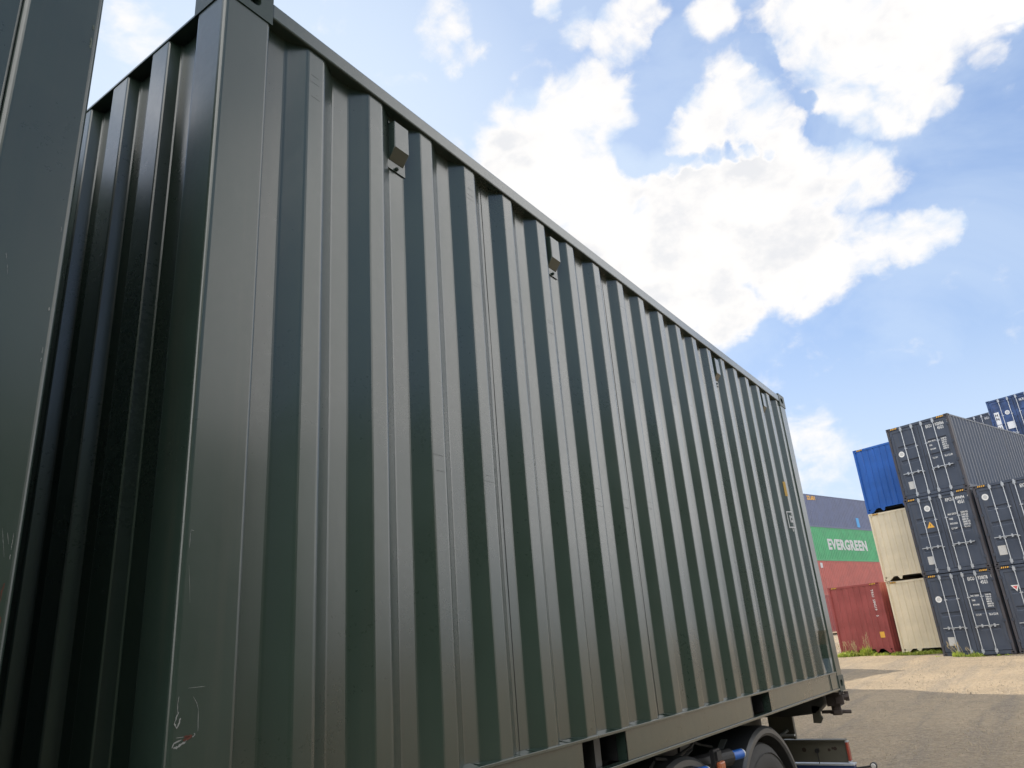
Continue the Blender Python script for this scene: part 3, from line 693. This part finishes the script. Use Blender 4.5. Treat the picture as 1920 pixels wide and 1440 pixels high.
    mb = MB(); mb.box(6.00, 6.03, 0.478, 0.60, -0.345, -0.330); mb.cyl((6.02, .53, -.30), (6.02, .60, -.34), 0.012, 8); mb.build('bracket', M['zinc'], T)
    mb = MB(); mb.box(6.09, 6.102, 0.100, 1.20, -0.555, -0.392); mb.box(6.055, 6.13, 0.092, 2.34, -0.3915, -0.380); mb.box(6.09, 6.102, 1.2001, 2.34, -0.555, -0.392)
    lb = mb.build('light_board', M['khaki'], T, bevel=0.0015)
    mb = MB(); mb.cyl((6.088, 0.335, -0.465), (6.060, 0.335, -0.465), 0.017, 12); mb.cyl((6.065, 0.335, -0.465), (6.065, 0.33, -0.60), 0.0035, 6); mb.build('cable_gland', M['black'], lb)
    for yy, zz, r in ((0.445, -0.46, .018), (0.24, -0.46, .012), (0.19, -0.45, .015), (0.21, -0.448, .010)):
        mb = MB(); mb.cyl((6.0899, yy, zz), (6.0885, yy, zz), r, 9); mb.build('rust_spot', M['grease'], lb)
    mb = MB(); mb.box(6.07, 6.125, 0.080, 0.0985, -0.540, -0.402); lm = mb.build('tail_lamp', M['red_lens'], T, bevel=0.004)
    mb = MB(); mb.box(6.068, 6.127, 0.078, 0.10, -0.4015, -0.394); mb.box(6.068, 6.127, 0.078, 0.10, -0.5485, -0.5405); mb.build('lamp_clip', M['zinc'], lm)
    mb = MB(); mb.box(6.06, 6.16, 0.065, 2.37, -0.69, -0.572); ub = mb.build('underrun_bar', M['dark_blue'], T, bevel=0.006)
    mb = MB(); mb.box(6.05, 6.165, 0.060, 2.375, -0.5718, -0.562); mb.build('bar_cap', M['zinc'], ub)
    for yy in (0.6, 1.8):
        mb = MB(); mb.box(6.08, 6.14, yy, yy+0.06, -0.57, -0.38); mb.build('underrun_bracket', M['chassis'], T)
    mb = MB(); mb.cyl((6.12, 0.064, -0.60), (6.12, -0.055, -0.585), 0.008, 8); st = mb.build('side_marker_arm', M['black'], T)
    mb = MB(); mb.cyl((6.105, -0.075, -0.58), (6.135, -0.075, -0.58), 0.026, 20); l2 = mb.build('side_marker', M['black'], st, smooth=True)
    mb = MB(); mb.cyl((6.1045, -0.075, -0.58), (6.095, -0.075, -0.58), 0.020, 20, 0.014); mb.build('lens', M['sticker'], st)
    # landing legs under the front half
    for y in (0.55, 1.75):
        mb = MB(); mb.box(-3.2, -3.06, y, y+0.13, -0.95, -0.388); mb.box(-3.17, -3.09, y+.03, y+0.10, -1.15, -0.9501); mb.box(-3.25, -3.01, y-.03, y+0.16, -1.19, -1.15); mb.build('landing_leg', M['chassis'], T)
trailer()

# ================================================================== the stacks
YAW = R(-107.8)
U = Vector((math.cos(YAW), math.sin(YAW), 0)); V = Vector((-math.sin(YAW), math.cos(YAW), 0)); A0 = Vector((31.8, 2.23, 0))
HC, W40 = 2.896, 2.438
def at(u, v, z): return tuple(A0 + U*u + V*v + Vector((0, 0, z)))
cast_cache = {}
def get_cast(mat):
    if mat.name not in cast_cache: cast_cache[mat.name] = casting_mesh(mat, 0.162, 0.178, 0.118)
    return cast_cache[mat.name]

def body(T, L, H, mat, post, faces='front'):
    """side walls, roof, posts and rails of a stacked container: width along x, length along +y, seen end at y=0"""
    castings(T, W40, L, H, get_cast(post))
    for xt in (0, 1):
        for yt in (0, 1):
            mb = MB(); x0 = 0.004 if not xt else W40-0.084; y0 = 0.004 if not yt else L-0.144
            mb.box(x0, x0+0.08, y0, y0+0.14, 0.1185, H-0.1185); mb.build('corner_post', post, T)
    pr = wave_profile(0.144, L-0.144, 0.22, 0.2765, 0.070, 0.068, 0.0705, 0.036, 0)
    for xp, sg in ((0.010, 1), (W40-0.010, -1)):
        mb = MB(); corrugated(mb, pr, 'x', xp, sg, 0.150, H-0.06); mb.build('side_wall', mat, T)
        mb = MB(); a, b = sorted((xp+sg*0.003, xp+sg*0.060))
        mb.box(a, b, 0.178, L-0.178, H-0.062, H-0.006); mb.box(a, b, 0.178, L-0.178, 0.012, 0.1495); mb.build('side_rail', mat, T)
    mb = MB(); pf = wave_profile(0.15, L-0.15, 0.25, 0.21, 0.085, 0.02, 0.085, 0.018, 0); n = len(pf)
    for x in (0.07, W40-0.07):
        for s, d in pf: mb.v.append((x, s, H-0.008-d))
    for i in range(n-1): mb.f.append((i, i+1, n+i+1, n+i)); mb.mi.append(0)
    mb.build('roof', mat, T)
    mb = MB(); mb.box(0.07, W40-0.07, 0.15, L-0.15, 0.13, 0.15)
    mb.build('floor', M['black'], T)
    mb = MB(); mb.box(0.084, W40-0.084, L-0.09, L-0.03, 0.004, H-0.008); mb.build('rear_wall', mat, T)

def hazard(T, H, xs=((0.17, 0.44), (W40-0.44, W40-0.17)), z=None, hh=0.065):
    z = H-0.088 if z is None else z
    for a, b in xs:
        mb = MB(); mb.box(a, b, -0.0025, 0.0045, z, z+hh); p = mb.build('warning_stripe', M['black'], T)
        mb = MB(); k = 4; w_ = (b-a)/k
        for i in range(k):
            s = a+i*w_+0.006; mb.quad((s, -0.0040, z+.004), (s+w_*0.55, -0.0040, z+.004), (s+w_*0.95, -0.0040, z+hh-.004), (s+w_*0.40, -0.0040, z+hh-.004))
        mb.build('stripe', M['yellow'], p)

def door_end(T, H, mat, post, dark, opts):
    mb = MB(); mb.box(0.163, W40-0.163, 0.005, 0.10, H-0.105, H-0.012); mb.build('header', mat, T, bevel=0.003)
    mb = MB(); mb.box(0.163, W40-0.163, 0.005, 0.10, 0.006, 0.125); mb.box(0.20, 0.46, 0.0035, 0.0048, 0.075, 0.115); mb.build('sill', mat, T, bevel=0.003)
    if opts.get('hazard', True): hazard(T, H)
    mid = W40/2
    mb = MB(); mb.box(mid-0.010, mid+0.010, 0.034, 0.05, 0.13, H-0.11); mb.box(0.088, 0.100, 0.034, 0.05, 0.13, H-0.11); mb.box(W40-0.100, W40-0.088, 0.034, 0.05, 0.13, H-0.11); mb.build('door_seal', M['seal'], T)
    for s in (0, 1):
        x0, x1 = (0.101, mid-0.011) if s == 0 else (mid+0.011, W40-0.101)
        z0, z1 = 0.140, H-0.118
        # pressed panel: flat with three deep horizontal channels
        fx0, fx1 = x0+0.10 if s == 0 else x0+0.135, x1-0.135 if s == 0 else x1-0.10
        mb = MB(); zs = [(z0+0.10, 0.0)]
        for fr in (0.29, 0.50, 0.715):
            zc = z0+(z1-z0)*(1-fr) if False else z0+(z1-z0)*fr
            zs += [(zc-0.095, 0), (zc-0.060, 0.036), (zc+0.035, 0.036), (zc+0.070, 0)]
        zs.append((z1-0.10, 0.0))
        b = len(mb.v)
        gx = [fx0, fx0+0.07, fx0+0.10, fx1-0.10, fx1-0.07, fx1]; gd = [0, 0, 1, 1, 0, 0]
        for z, d in zs:
            for x, k in zip(gx, gd): mb.v.append((x, 0.044+d*k, z))
        for r in range(len(zs)-1):
            for i in range(5): k = b+r*6+i; mb.f.append((k, k+1, k+7, k+6)); mb.mi.append(0)
        # frame of the leaf
        for a, c, e, g in ((x0, fx0, z0, z1), (fx1, x1, z0, z1)): mb.box(a, c, 0.024, 0.070, e, g)
        mb.box(fx0+.0005, fx1-.0005, 0.026, 0.070, z0, z0+0.10); mb.box(fx0+.0005, fx1-.0005, 0.026, 0.070, z1-0.10, z1)
        d = mb.build('door', mat, T)
        # folded strip with its step at mid height, on the inner stile
        mb = MB(); cx = (x1-0.10) if s == 0 else (x0+0.10)
        mb.box(cx-0.022, cx+0.022, 0.008, 0.0238, z0+0.02, z0+(z1-z0)*0.50) if s == 1 else mb.box(cx-0.022, cx+0.022, 0.008, 0.0238, z0+(z1-z0)*0.53, z1-0.02)
        mb.box(cx-0.05, cx+0.05, 0.006, 0.0078, z0+(z1-z0)*0.50, z0+(z1-z0)*0.53)
        mb.build('overlap_strip', dark, d)
        for k in range(4):
            zc = z0+(z1-z0)*(0.10+0.267*k); xx = 0.085 if s == 0 else W40-0.085
            mb = MB(); mb.box(xx-0.045, xx+0.045, -0.002, 0.0235, zc-0.05, zc+0.05); mb.build('hinge', dark, d)
        rods = (0.585, 1.015) if s == 0 else (1.40, 1.845)
        for ri, x in enumerate(rods):
            mb = MB(); mb.cyl((x, -0.012, 0.055), (x, -0.012, H-0.05), 0.017, 8)
            rod = mb.build('locking_bar', M['zinc'], d)
            for zz in (0.13, H-0.13):
                mb = MB(); mb.box(x-0.045, x+0.045, -0.030, 0.0038, zz-0.06, zz+0.06); mb.box(x-0.020, x+0.020, -0.042, -0.029, zz-0.10, zz+0.10); mb.build('cam_keeper', M['zinc'], rod)
            for fr in (0.30, 0.69): zc = z0+(z1-z0)*fr; mb = MB(); mb.box(x-0.035, x+0.06, -0.030, 0.0235, zc-0.018, zc+0.018); mb.build('bar_guide', M['zinc'], rod)
        zc = z0+(z1-z0)*0.315
        hx0, hx1 = (0.27, 1.0) if s == 0 else (1.415, 2.17)
        hm = [( (0.46, 0.86) if s == 0 else (1.62, 2.03))]
        mb = MB(); mb.box(hx0, hx1, -0.050, -0.036, zc-0.014, zc+0.014)
        for xx in hm[0]: mb.box(xx-0.025, xx+0.025, -0.0605, -0.035, zc-0.055, zc+0.055); mb.box(xx-0.012, xx+0.012, -0.035, 0.024, zc-0.03, zc+0.03)
        mb.build('door_handle', M['zinc'], d)
        if s == 0:
            for kind, x, z, sz in opts.get('marks', ()):
                mb = MB()
                if kind == 'circle':
                    mb.cyl((x, 0.0425, z), (x, 0.0415, z), sz, 24); p = mb.build('round_sticker', M['white'], d)
                    mb = MB(); mb.cyl((x, 0.0414, z), (x, 0.0408, z), sz*0.62, 20); mb.build('sticker_print', M['sticker'], d)
                    mb = MB(); mb.cyl((x, 0.0407, z), (x, 0.0402, z), sz*0.34, 16); mb.build('sticker_print', M['dull_white'], d)
                elif kind == 'plate':
                    mb.box(x, x+sz, 0.0395, 0.0425, z, z+sz*1.25); p = mb.build('data_plate', M['sticker'], d)
                    mb = MB()
                    for k in range(5): mb.box(x+sz*.12, x+sz*(.88-.1*(k % 2)), 0.0388, 0.0392, z+sz*(.18+.2*k), z+sz*(.24+.2*k))
                    mb.build('plate_lines', M['dull_white'], d)
                elif kind == 'triangle':
                    mb.prism([(x-sz, z-sz*.8), (x+sz, z-sz*.8), (x, z+sz*.9)], 1, 0.0405, 0.0425); mb.build('warning_triangle', M['yellow'], d)
                    mb = MB(); mb.box(x-sz*.09, x+sz*.05, 0.0395, 0.0402, z-sz*.35, z+sz*.3); mb.box(x-sz*.09, x+sz*.05, 0.0395, 0.0402, z-sz*.6, z-sz*.45); mb.build('triangle_print', M['rust_spot'], d)
                elif kind == 'invtri':
                    mb.prism([(x-sz, z+sz*.8), (x+sz, z+sz*.8), (x+sz*.25, z-sz*.9)], 1, 0.0405, 0.0425); mb.build('triangle_sticker', M['white'], d)
                    mb = MB(); mb.prism([(x-sz*.55, z+sz*.55), (x+sz*.6, z+sz*.55), (x+sz*.15, z-sz*.4)], 1, 0.0392, 0.0400); mb.build('sticker_print', M['label_red'], d)
                elif kind == 'card':
                    w_, h_, ls = sz
                    mb.box(x, x+w_, 0.0395, 0.0425, z, z+h_); mb.build('white_card', M['white'], d)
                    if ls: lettering('card_letters', [(c, 0.15, (x+w_*.25, 0.0385, z+h_*(0.86-0.30*i)-.14), .006) for i, c in enumerate(ls)], M['seal'], d, FRONT)
        else:
            ls = opts.get('text', ())
            if ls: lettering('lettering', [(b_, h_, (x, 0.0425 if x < 2.2 else 0.0222, z), bd) for b_, h_, x, z, bd in ls], M['white'], d, FRONT, 0.60)
            for kind, x, z, sz in opts.get('rmarks', ()):
                mb = MB(); w_, h_ = sz; mb.box(x, x+w_, 0.0395, 0.0425, z, z+h_); mb.build('white_card', M['white'], d)

def panel_end(T, H, mat, post, opts):
    mb = MB(); pr = wave_profile(0.086, W40-0.086, 0.150, 0.270, 0.205, 0.022, 0.021, 0.024, 0)
    corrugated(mb, pr, 'y', 0.022, 1, 0.215, H-0.10, 1); mb.build('end_wall', mat, T)
    mb = MB(); mb.box(0.163, W40-0.163, 0.006, 0.10, H-0.100, H-0.012); mb.build('header', mat, T, bevel=0.003)
    # sill: lip under the wall, tapering shoulders beside the gooseneck tunnel and a small tab
    mb = MB(); mb.box(0.086, W40-0.086, 0.006, 0.075, 0.180, 0.2148)
    mb.prism([(0.163, 0.010), (0.24, 0.010), (0.46, 0.1798), (0.163, 0.1798)], 1, 0.010, 0.07)
    mb.prism([(W40-0.163, 0.010), (W40-0.24, 0.010), (W40-0.46, 0.1798), (W40-0.163, 0.1798)], 1, 0.010, 0.07)
    mb.prism([(0.62, 0.1797), (0.72, 0.045), (0.78, 0.045), (0.84, 0.1797)], 1, 0.010, 0.05)
    mb.prism([(W40-0.62, 0.1797), (W40-0.72, 0.045), (W40-0.78, 0.045), (W40-0.84, 0.1797)], 1, 0.010, 0.05)
    mb.build('sill', mat, T)
    if opts.get('hazard', True): hazard(T, H)

GROUPS = dict(slate='slate grey containers in the stacks', other='coloured containers beside the slate stack', far='far containers seen side on', back='containers topping the row behind')
def stack_container(label, loc, yaw, L, H, mat, post, end, group, opts={}, name='shipping_container'):
    T = thing(name, label, 'container', loc, yaw, group)
    body(T, L, H, mat, post)
    if end == 'door': door_end(T, H, mat, post, M['slate_dark'] if mat is M['slate'] else mat, opts)
    else: panel_end(T, H, mat, post, opts)
    return T

SL, SP = M['slate'], M['slate_post']
def weights(x1, x2, z, rows, hh=0.062, step=0.105):
    out = []
    for i, (a, b_) in enumerate(rows):
        if a: out.append((a, hh, x1, z-i*step, 0.002))
        if b_: out.append((b_, hh, x2, z-i*step, 0.002))
    return out
G = 0.012
z0 = -0.745
WROWS = [('MAX. GROSS', '32500 KG'), ('', '71650 LB'), ('TARE', '3900 KG'), ('', '8600 LB'), ('PAYLOAD', '28600 KG'), ('', '63050 LB')]
stack_container('slate grey container at the foot of the stack numbered 920078', at(0, 0, z0), YAW, 12.192, HC, SL, SP, 'door', GROUPS['slate'],
    dict(marks=(('circle', 0.335, 2.0, 0.115), ('plate', 0.30, 0.36, 0.235)),
         text=[('EICU', .125, 1.52, 2.545, .003), ('920078', .125, 1.875, 2.545, .003), ('0', .105, 2.32, 2.56, .0), ('45G1', .125, 1.93, 2.385, .003)] + weights(1.47, 1.95, 1.98, WROWS, .055, .078) + [('CU.CAP.', .06, 1.47, 1.32, .001), ('76.4 CU.M', .075, 1.91, 1.30, .002)]))
stack_container('slate grey container with a yellow warning triangle, middle of its stack', at(0, -0.02, z0+HC+G), YAW, 12.192, HC, SL, SP, 'door', GROUPS['slate'],
    dict(marks=(('circle', 0.80, 2.42, 0.115), ('triangle', 0.76, 1.80, 0.135), ('plate', 0.34, 0.36, 0.235)),
         text=[('RPCU', .125, 1.52, 2.545, .003), ('499494', .125, 1.875, 2.545, .003), ('4', .105, 2.32, 2.56, .0), ('45G1', .125, 1.93, 2.385, .003)]
         + weights(1.47, 1.93, 2.03, [('MAX GROSS', '32500 KG'), ('', '71650 LB'), ('TARE', '3900 KG'), ('', '8600 LB'), ('PAYLOAD', '28600 KG'), ('', '63050 LB'), ('CU CAP', '76.4 CU')], .068, .088)))
stack_container('slate grey container numbered 920066 on top of its stack, long ribbed side in view', at(0.01, 0.03, z0+2*(HC+G)), YAW, 12.192, HC, SL, SP, 'door', GROUPS['slate'],
    dict(marks=(('circle', 0.36, 1.78, 0.115), ('plate', 0.34, 0.36, 0.235)),
         text=[('EICU', .125, 1.52, 2.545, .003), ('920066', .125, 1.875, 2.545, .003), ('2', .105, 2.32, 2.56, .0), ('45G1', .125, 1.93, 2.385, .003)] + weights(1.47, 1.95, 1.98, WROWS, .055, .078) + [('CU.CAP.', .06, 1.47, 1.32, .001), ('76.4 CU.M', .075, 1.91, 1.30, .002)]))
stack_container('slate grey container at the right edge with a red and white triangle sticker', at(2.555, -0.03, z0), YAW, 12.192, HC, SL, SP, 'door', GROUPS['slate'],
    dict(marks=(('invtri', 0.44, 2.12, 0.13), ('plate', 0.32, 0.36, 0.235)), text=[('EICU', .125, 1.52, 2.545, .003), ('920052', .125, 1.875, 2.545, .003), ('45G1', .125, 1.93, 2.385, .003)]))
stack_container('slate grey container at the right edge, upper tier, round sticker high on its door', at(2.545, 0.02, z0+HC+G), YAW, 12.192, HC, SL, SP, 'door', GROUPS['slate'],
    dict(marks=(('circle', 0.33, 2.44, 0.115), ('plate', 0.26, 0.36, 0.26)), text=[('EICU', .125, 1.52, 2.545, .003), ('920015', .125, 1.875, 2.545, .003), ('45G1', .125, 1.93, 2.385, .003)]))
CR = M['cream']
zc = -0.665
stack_container('cream ribbed container standing on the ground between the dark red and slate containers', at(-2.72, 2.45, zc), YAW, 12.192, HC, CR, CR, 'panel', GROUPS['other'])
stack_container('cream ribbed container in the middle tier, under the bright blue one', at(-2.74, 2.40, zc+HC+G), YAW, 12.192, HC, CR, CR, 'panel', GROUPS['other'])
stack_container('bright blue ribbed container on top of two cream containers', at(-2.78, 2.45, zc+2*(HC+G)), YAW, 12.192, HC, M['blue'], M['blue'], 'panel', GROUPS['other'])
r = stack_container('dark red container on the ground with white vertical lettering and an orange sticker', at(-5.56, 2.66, -0.600), YAW, 12.192, HC, M['oxide'], M['oxide'], 'panel', GROUPS['other'])
lettering('lettering', [('TRIU', .105, (1.99, 0.0195, 2.62), .002), ('584219', .105, (1.99, 0.0195, 2.20), .002), ('5', .105, (1.99, 0.0195, 1.55), .002)], M['white'], r, DOWN_FRONT)
mb = MB(); mb.box(1.96, 2.16, 0.017, 0.0215, 0.62, 0.86); mb.build('orange_sticker', M['yellow'], r)
# row behind
stack_container('worn blue container with white cards and rusty bars, topmost at the right edge', at(-0.34, 12.75, 8.245), YAW, 6.058, HC, M['worn_blue'], M['worn_blue'], 'door', GROUPS['back'],
    dict(hazard=False, marks=(('card', 0.16, 1.55, (0.27, 0.66, 'HN')), ('card', 0.16, 0.86, (0.27, 0.66, 'NL')), ('circle', 0.82, 2.08, 0.115), ('card', 0.66, 1.22, (0.36, 0.36, ''))), text=[('HLXU', .125, 1.49, 2.50, .004), ('684031', .125, 1.875, 2.50, .003)], rmarks=(('c', 1.52, 1.3, (.22, .40)),)))
stack_container('slate grey container on top of the back row, peeking over the ribbed roof edge', at(-3.22, 16.0, 8.46), YAW, 6.058, HC, SL, SP, 'door', GROUPS['back'],
    dict(hazard=False, text=[('EICU', .125, 1.52, 2.545, .003), ('920034', .125, 1.875, 2.545, .003), ('45G1', .125, 1.93, 2.385, .003)]))
for k in range(3):
    T = stack_container('slate grey container of the back row, tier %s, hidden behind the front stack' % ('one', 'two', 'three')[k], at(-0.34, 12.75, 8.245-(3-k)*(HC+G)), YAW, 6.058, HC, SL, SP, 'panel', GROUPS['back'])
    T = stack_container('slate grey container of the far back row, tier %s, hidden behind the front stack' % ('one', 'two', 'three')[k], at(-3.22, 16.0, 8.46-(3-k)*(HC+G)), YAW, 6.058, HC, SL, SP, 'panel', GROUPS['back'])

# the far stack seen side on: local y runs along its length, its -x side faces us
P0 = Vector((70.252, 12.832, 0)); D = Vector((0.9544, -0.29853, 0))
FY = math.atan2(D.y, D.x) - math.pi/2        # local +y -> D
zf = 0.344
def far_one(label, k, mat, s0=-4.35):
    p = P0 + D*s0
    # local x axis = D rotated -90 deg -> (D.y, -D.x): points towards us; so the visible wall is the +x wall
    ax = Vector((D.y, -D.x, 0)); p = p - ax*W40
    T = thing('shipping_container', label, 'container', (p.x, p.y, zf+k*(HC)+0.0), FY, GROUPS['far'])
    body(T, 12.192, HC, mat, mat); panel_end(T, HC, mat, mat, dict(hazard=False)); return T
RIGHTSIDE = Matrix(((0,0,1),(1,0,0),(0,1,0)))    # faces +x: text x -> +y
far_one('dark red container at the bottom of the far stack, mostly hidden behind the truck', 0, M['oxide'])
T = far_one('faded red ribbed container under the green one in the far stack', 1, M['light_oxide'])
mb = MB(); mb.box(W40-0.012, W40-0.004, 1.02, 1.38, 2.30, 2.72); mb.build('marking', M['dull_white'], T)
T = far_one('green ribbed container lettered EVERGREEN in the far stack', 2, M['green'])
lettering('lettering', [('EVERGREEN', 0.88, (W40-0.008, 2.92, 1.03), 0.055)], M['dull_white'], T, RIGHTSIDE, 0.985)
T = far_one('navy blue ribbed container on top of the far stack', 3, M['navy'])
lettering('lettering', [('22.601', 0.34, (W40-0.008, 1.15, 2.42), .02)], M['yellow'], T, RIGHTSIDE)
mb = MB(); mb.box(W40-0.012, W40-0.004, 8.75, 9.25, 0.25, 1.12); mb.build('marking', M['label_blue'], T)

# ================================================================== unseen rows that shade the yard and shape reflections (behind the trailer, and behind the camera)
def yard_row(label_fmt, x, y, yaw, tiers, mat, names, L=12.192):
    for k in range(tiers):
        T = thing('shipping_container', label_fmt % names[k], 'container', (x, y, smooth_gz(x, y)+k*(HC+G)), yaw, 'containers standing out of view')
        body(T, L, HC, mat, mat); panel_end(T, HC, mat, mat, dict(hazard=False))
NM = ('first', 'second', 'third', 'fourth')
yard_row('dark green container hidden behind the trailer, %s tier', 25.2, 9.6, R(90), 3, M['dark_green'], NM)
yard_row('slate container added out of view behind the trailer to block the sun, %s tier', 12.9, 10.9, R(90), 4, M['slate'], NM)  # added blocker, tall enough to keep sun off the neighbour's end
yard_row('navy container added out of view behind the trailer to darken the gap, %s tier', 0.6, 9.6, R(90), 3, M['navy'], NM)  # added to keep the ground beyond the gap in shade
yard_row('faded dark container added out of view close behind the trailer to darken the gap, %s tier', 5.0, 4.1, R(90), 2, M['dark_green'], NM)  # added blocker: cuts the light entering the gap from the far side
yard_row('short dark green container turned askew behind the trailer, %s tier', 32.0, 10.8, R(72), 2, M['dark_green'], NM, 6.058)
yard_row('dark green container added out of view behind the camera to darken reflections, %s tier', -4.2, -9.6, R(90), 3, M['dark_green'], NM)  # unseen, added as a dark reflection for the end wall slopes
yard_row('dark green container added out of view across the lane beside the camera to darken reflections, %s tier', 8.6, -12.2, R(90), 2, M['dark_green'], NM)  # unseen, added so the panel slopes reflect something dark

# ================================================================== weeds along the foot of the stacks
wm = bpy.data.materials.new('weed_leaf'); wm.use_nodes = True; t = NT(wm.node_tree)
b = t.n('ShaderNodeBsdfPrincipled', Roughness=0.6); oi = t.n('ShaderNodeNewGeometry')
t.l(t.mix(oi.outputs['Random Per Island'], (0.17, 0.27, 0.035), (0.42, 0.42, 0.08)), b.inputs['Base Color'])
tr = t.n('ShaderNodeBsdfTranslucent'); tr.inputs['Color'].default_value = (0.40, 0.50, 0.08, 1)
mx = t.n('ShaderNodeMixShader'); mx.inputs[0].default_value = 0.35; t.l(b.outputs[0], mx.inputs[1]); t.l(tr.outputs[0], mx.inputs[2])
o = t.n('ShaderNodeOutputMaterial'); t.l(mx.outputs[0], o.inputs[0])
dry = plain('dry_stalk', (0.42, 0.33, 0.18), 0.8)
def blades(mb, cx, cy, z, rx, ry, n, h, rr, droop=0.5):
    for i in range(n):
        a = rr.uniform(0, 6.28); k = math.sqrt(rr.random()); x = cx+rx*k*math.cos(a); y = cy+ry*k*math.sin(a)
        hh = h*rr.uniform(0.4, 1.0)*(1.1-0.6*k); g = rr.uniform(0, 6.28); lean = hh*droop*rr.uniform(0.2, 1); wd = rr.uniform(0.008, 0.02)
        dx, dy = math.cos(g), math.sin(g); px, py = -dy*wd, dx*wd
        b0 = Vector((x, y, z-0.02)); b1 = b0 + Vector((dx*lean*0.3, dy*lean*0.3, hh*0.6)); b2 = b0 + Vector((dx*lean, dy*lean, hh))
        P = Vector((px, py, 0)); n0 = len(mb.v)
        mb.v += [tuple(b0-P), tuple(b0+P), tuple(b1+P*1.1), tuple(b1-P*1.1), tuple(b2)]
        mb.f += [(n0, n0+1, n0+2, n0+3), (n0+3, n0+2, n0+4)]; mb.mi += [mb.cur]*2
def weed(label, u, v, ru, n, h, stalks, seed, group='weeds at the foot of the stacks'):
    rr = random.Random(seed); p = at(u, v, 0); z = smooth_gz(p[0], p[1])
    z = min(z, z0) if u > -0.2 else z
    T = thing('weed_clump', label, 'weed', (p[0], p[1], z), YAW, group)
    mb = MB(); blades(mb, 0, 0, 0, ru, 0.22, n, h, rr, 0.8); mb.build('leaves', wm, T)
    if stalks:
        mb = MB()
        for i in range(stalks):
            x = rr.uniform(-ru, ru)*0.8; y = rr.uniform(-.15, .15); hh = h*rr.uniform(1.1, 1.8); lx = rr.uniform(-.25, .1)
            mb.cyl((x, y, 0), (x+lx*.5, y, hh*.7), 0.006, 4); mb.cyl((x+lx*.5, y, hh*.7), (x+lx, y, hh), 0.004, 4)
            for k in range(6): q = 0.7+0.05*k; mb.cyl((x+lx*q, y, hh*q), (x+lx*q+rr.uniform(-.05, .05), y+rr.uniform(-.03, .03), hh*q+.06), 0.007, 4, 0.002)
        mb.build('stalks', dry, T)
weed('tall yellow-green weed with dry stalks at the left foot of the dark red container', -4.95, 2.25, 0.55, 420, 0.36, 16, 1)
weed('bushy weed before the middle of the dark red container', -4.10, 2.20, 0.30, 330, 0.55, 5, 2)
weed('small weed with pale stalks at the left foot of container 920078', 0.62, -0.20, 0.22, 200, 0.30, 7, 5)
weed('low green weed sprouting under the door bars of container 920078', 1.15, -0.18, 0.30, 240, 0.20, 2, 6)
rr = random.Random(9); mb = MB()
for i in range(34):
    u = -3.9 + 3.6*rr.random(); p = at(u, 2.15+rr.uniform(-.25, .25), 0); blades(mb, p[0], p[1], smooth_gz(p[0], p[1]), 0.20, 0.20, 60, rr.uniform(.10, .26), rr, 0.8)
for i in range(10):
    u = -0.2 + 2.6*rr.random(); p = at(u, -0.12+rr.uniform(-.06, .05), 0); blades(mb, p[0], p[1], smooth_gz(p[0], p[1]), 0.12, 0.10, 22, rr.uniform(.04, .10), rr, 0.8)
g = mb.build('grass', wm); g['kind'] = 'stuff'; tag(g, 'low yellow-green grass along the foot of the containers', 'grass')
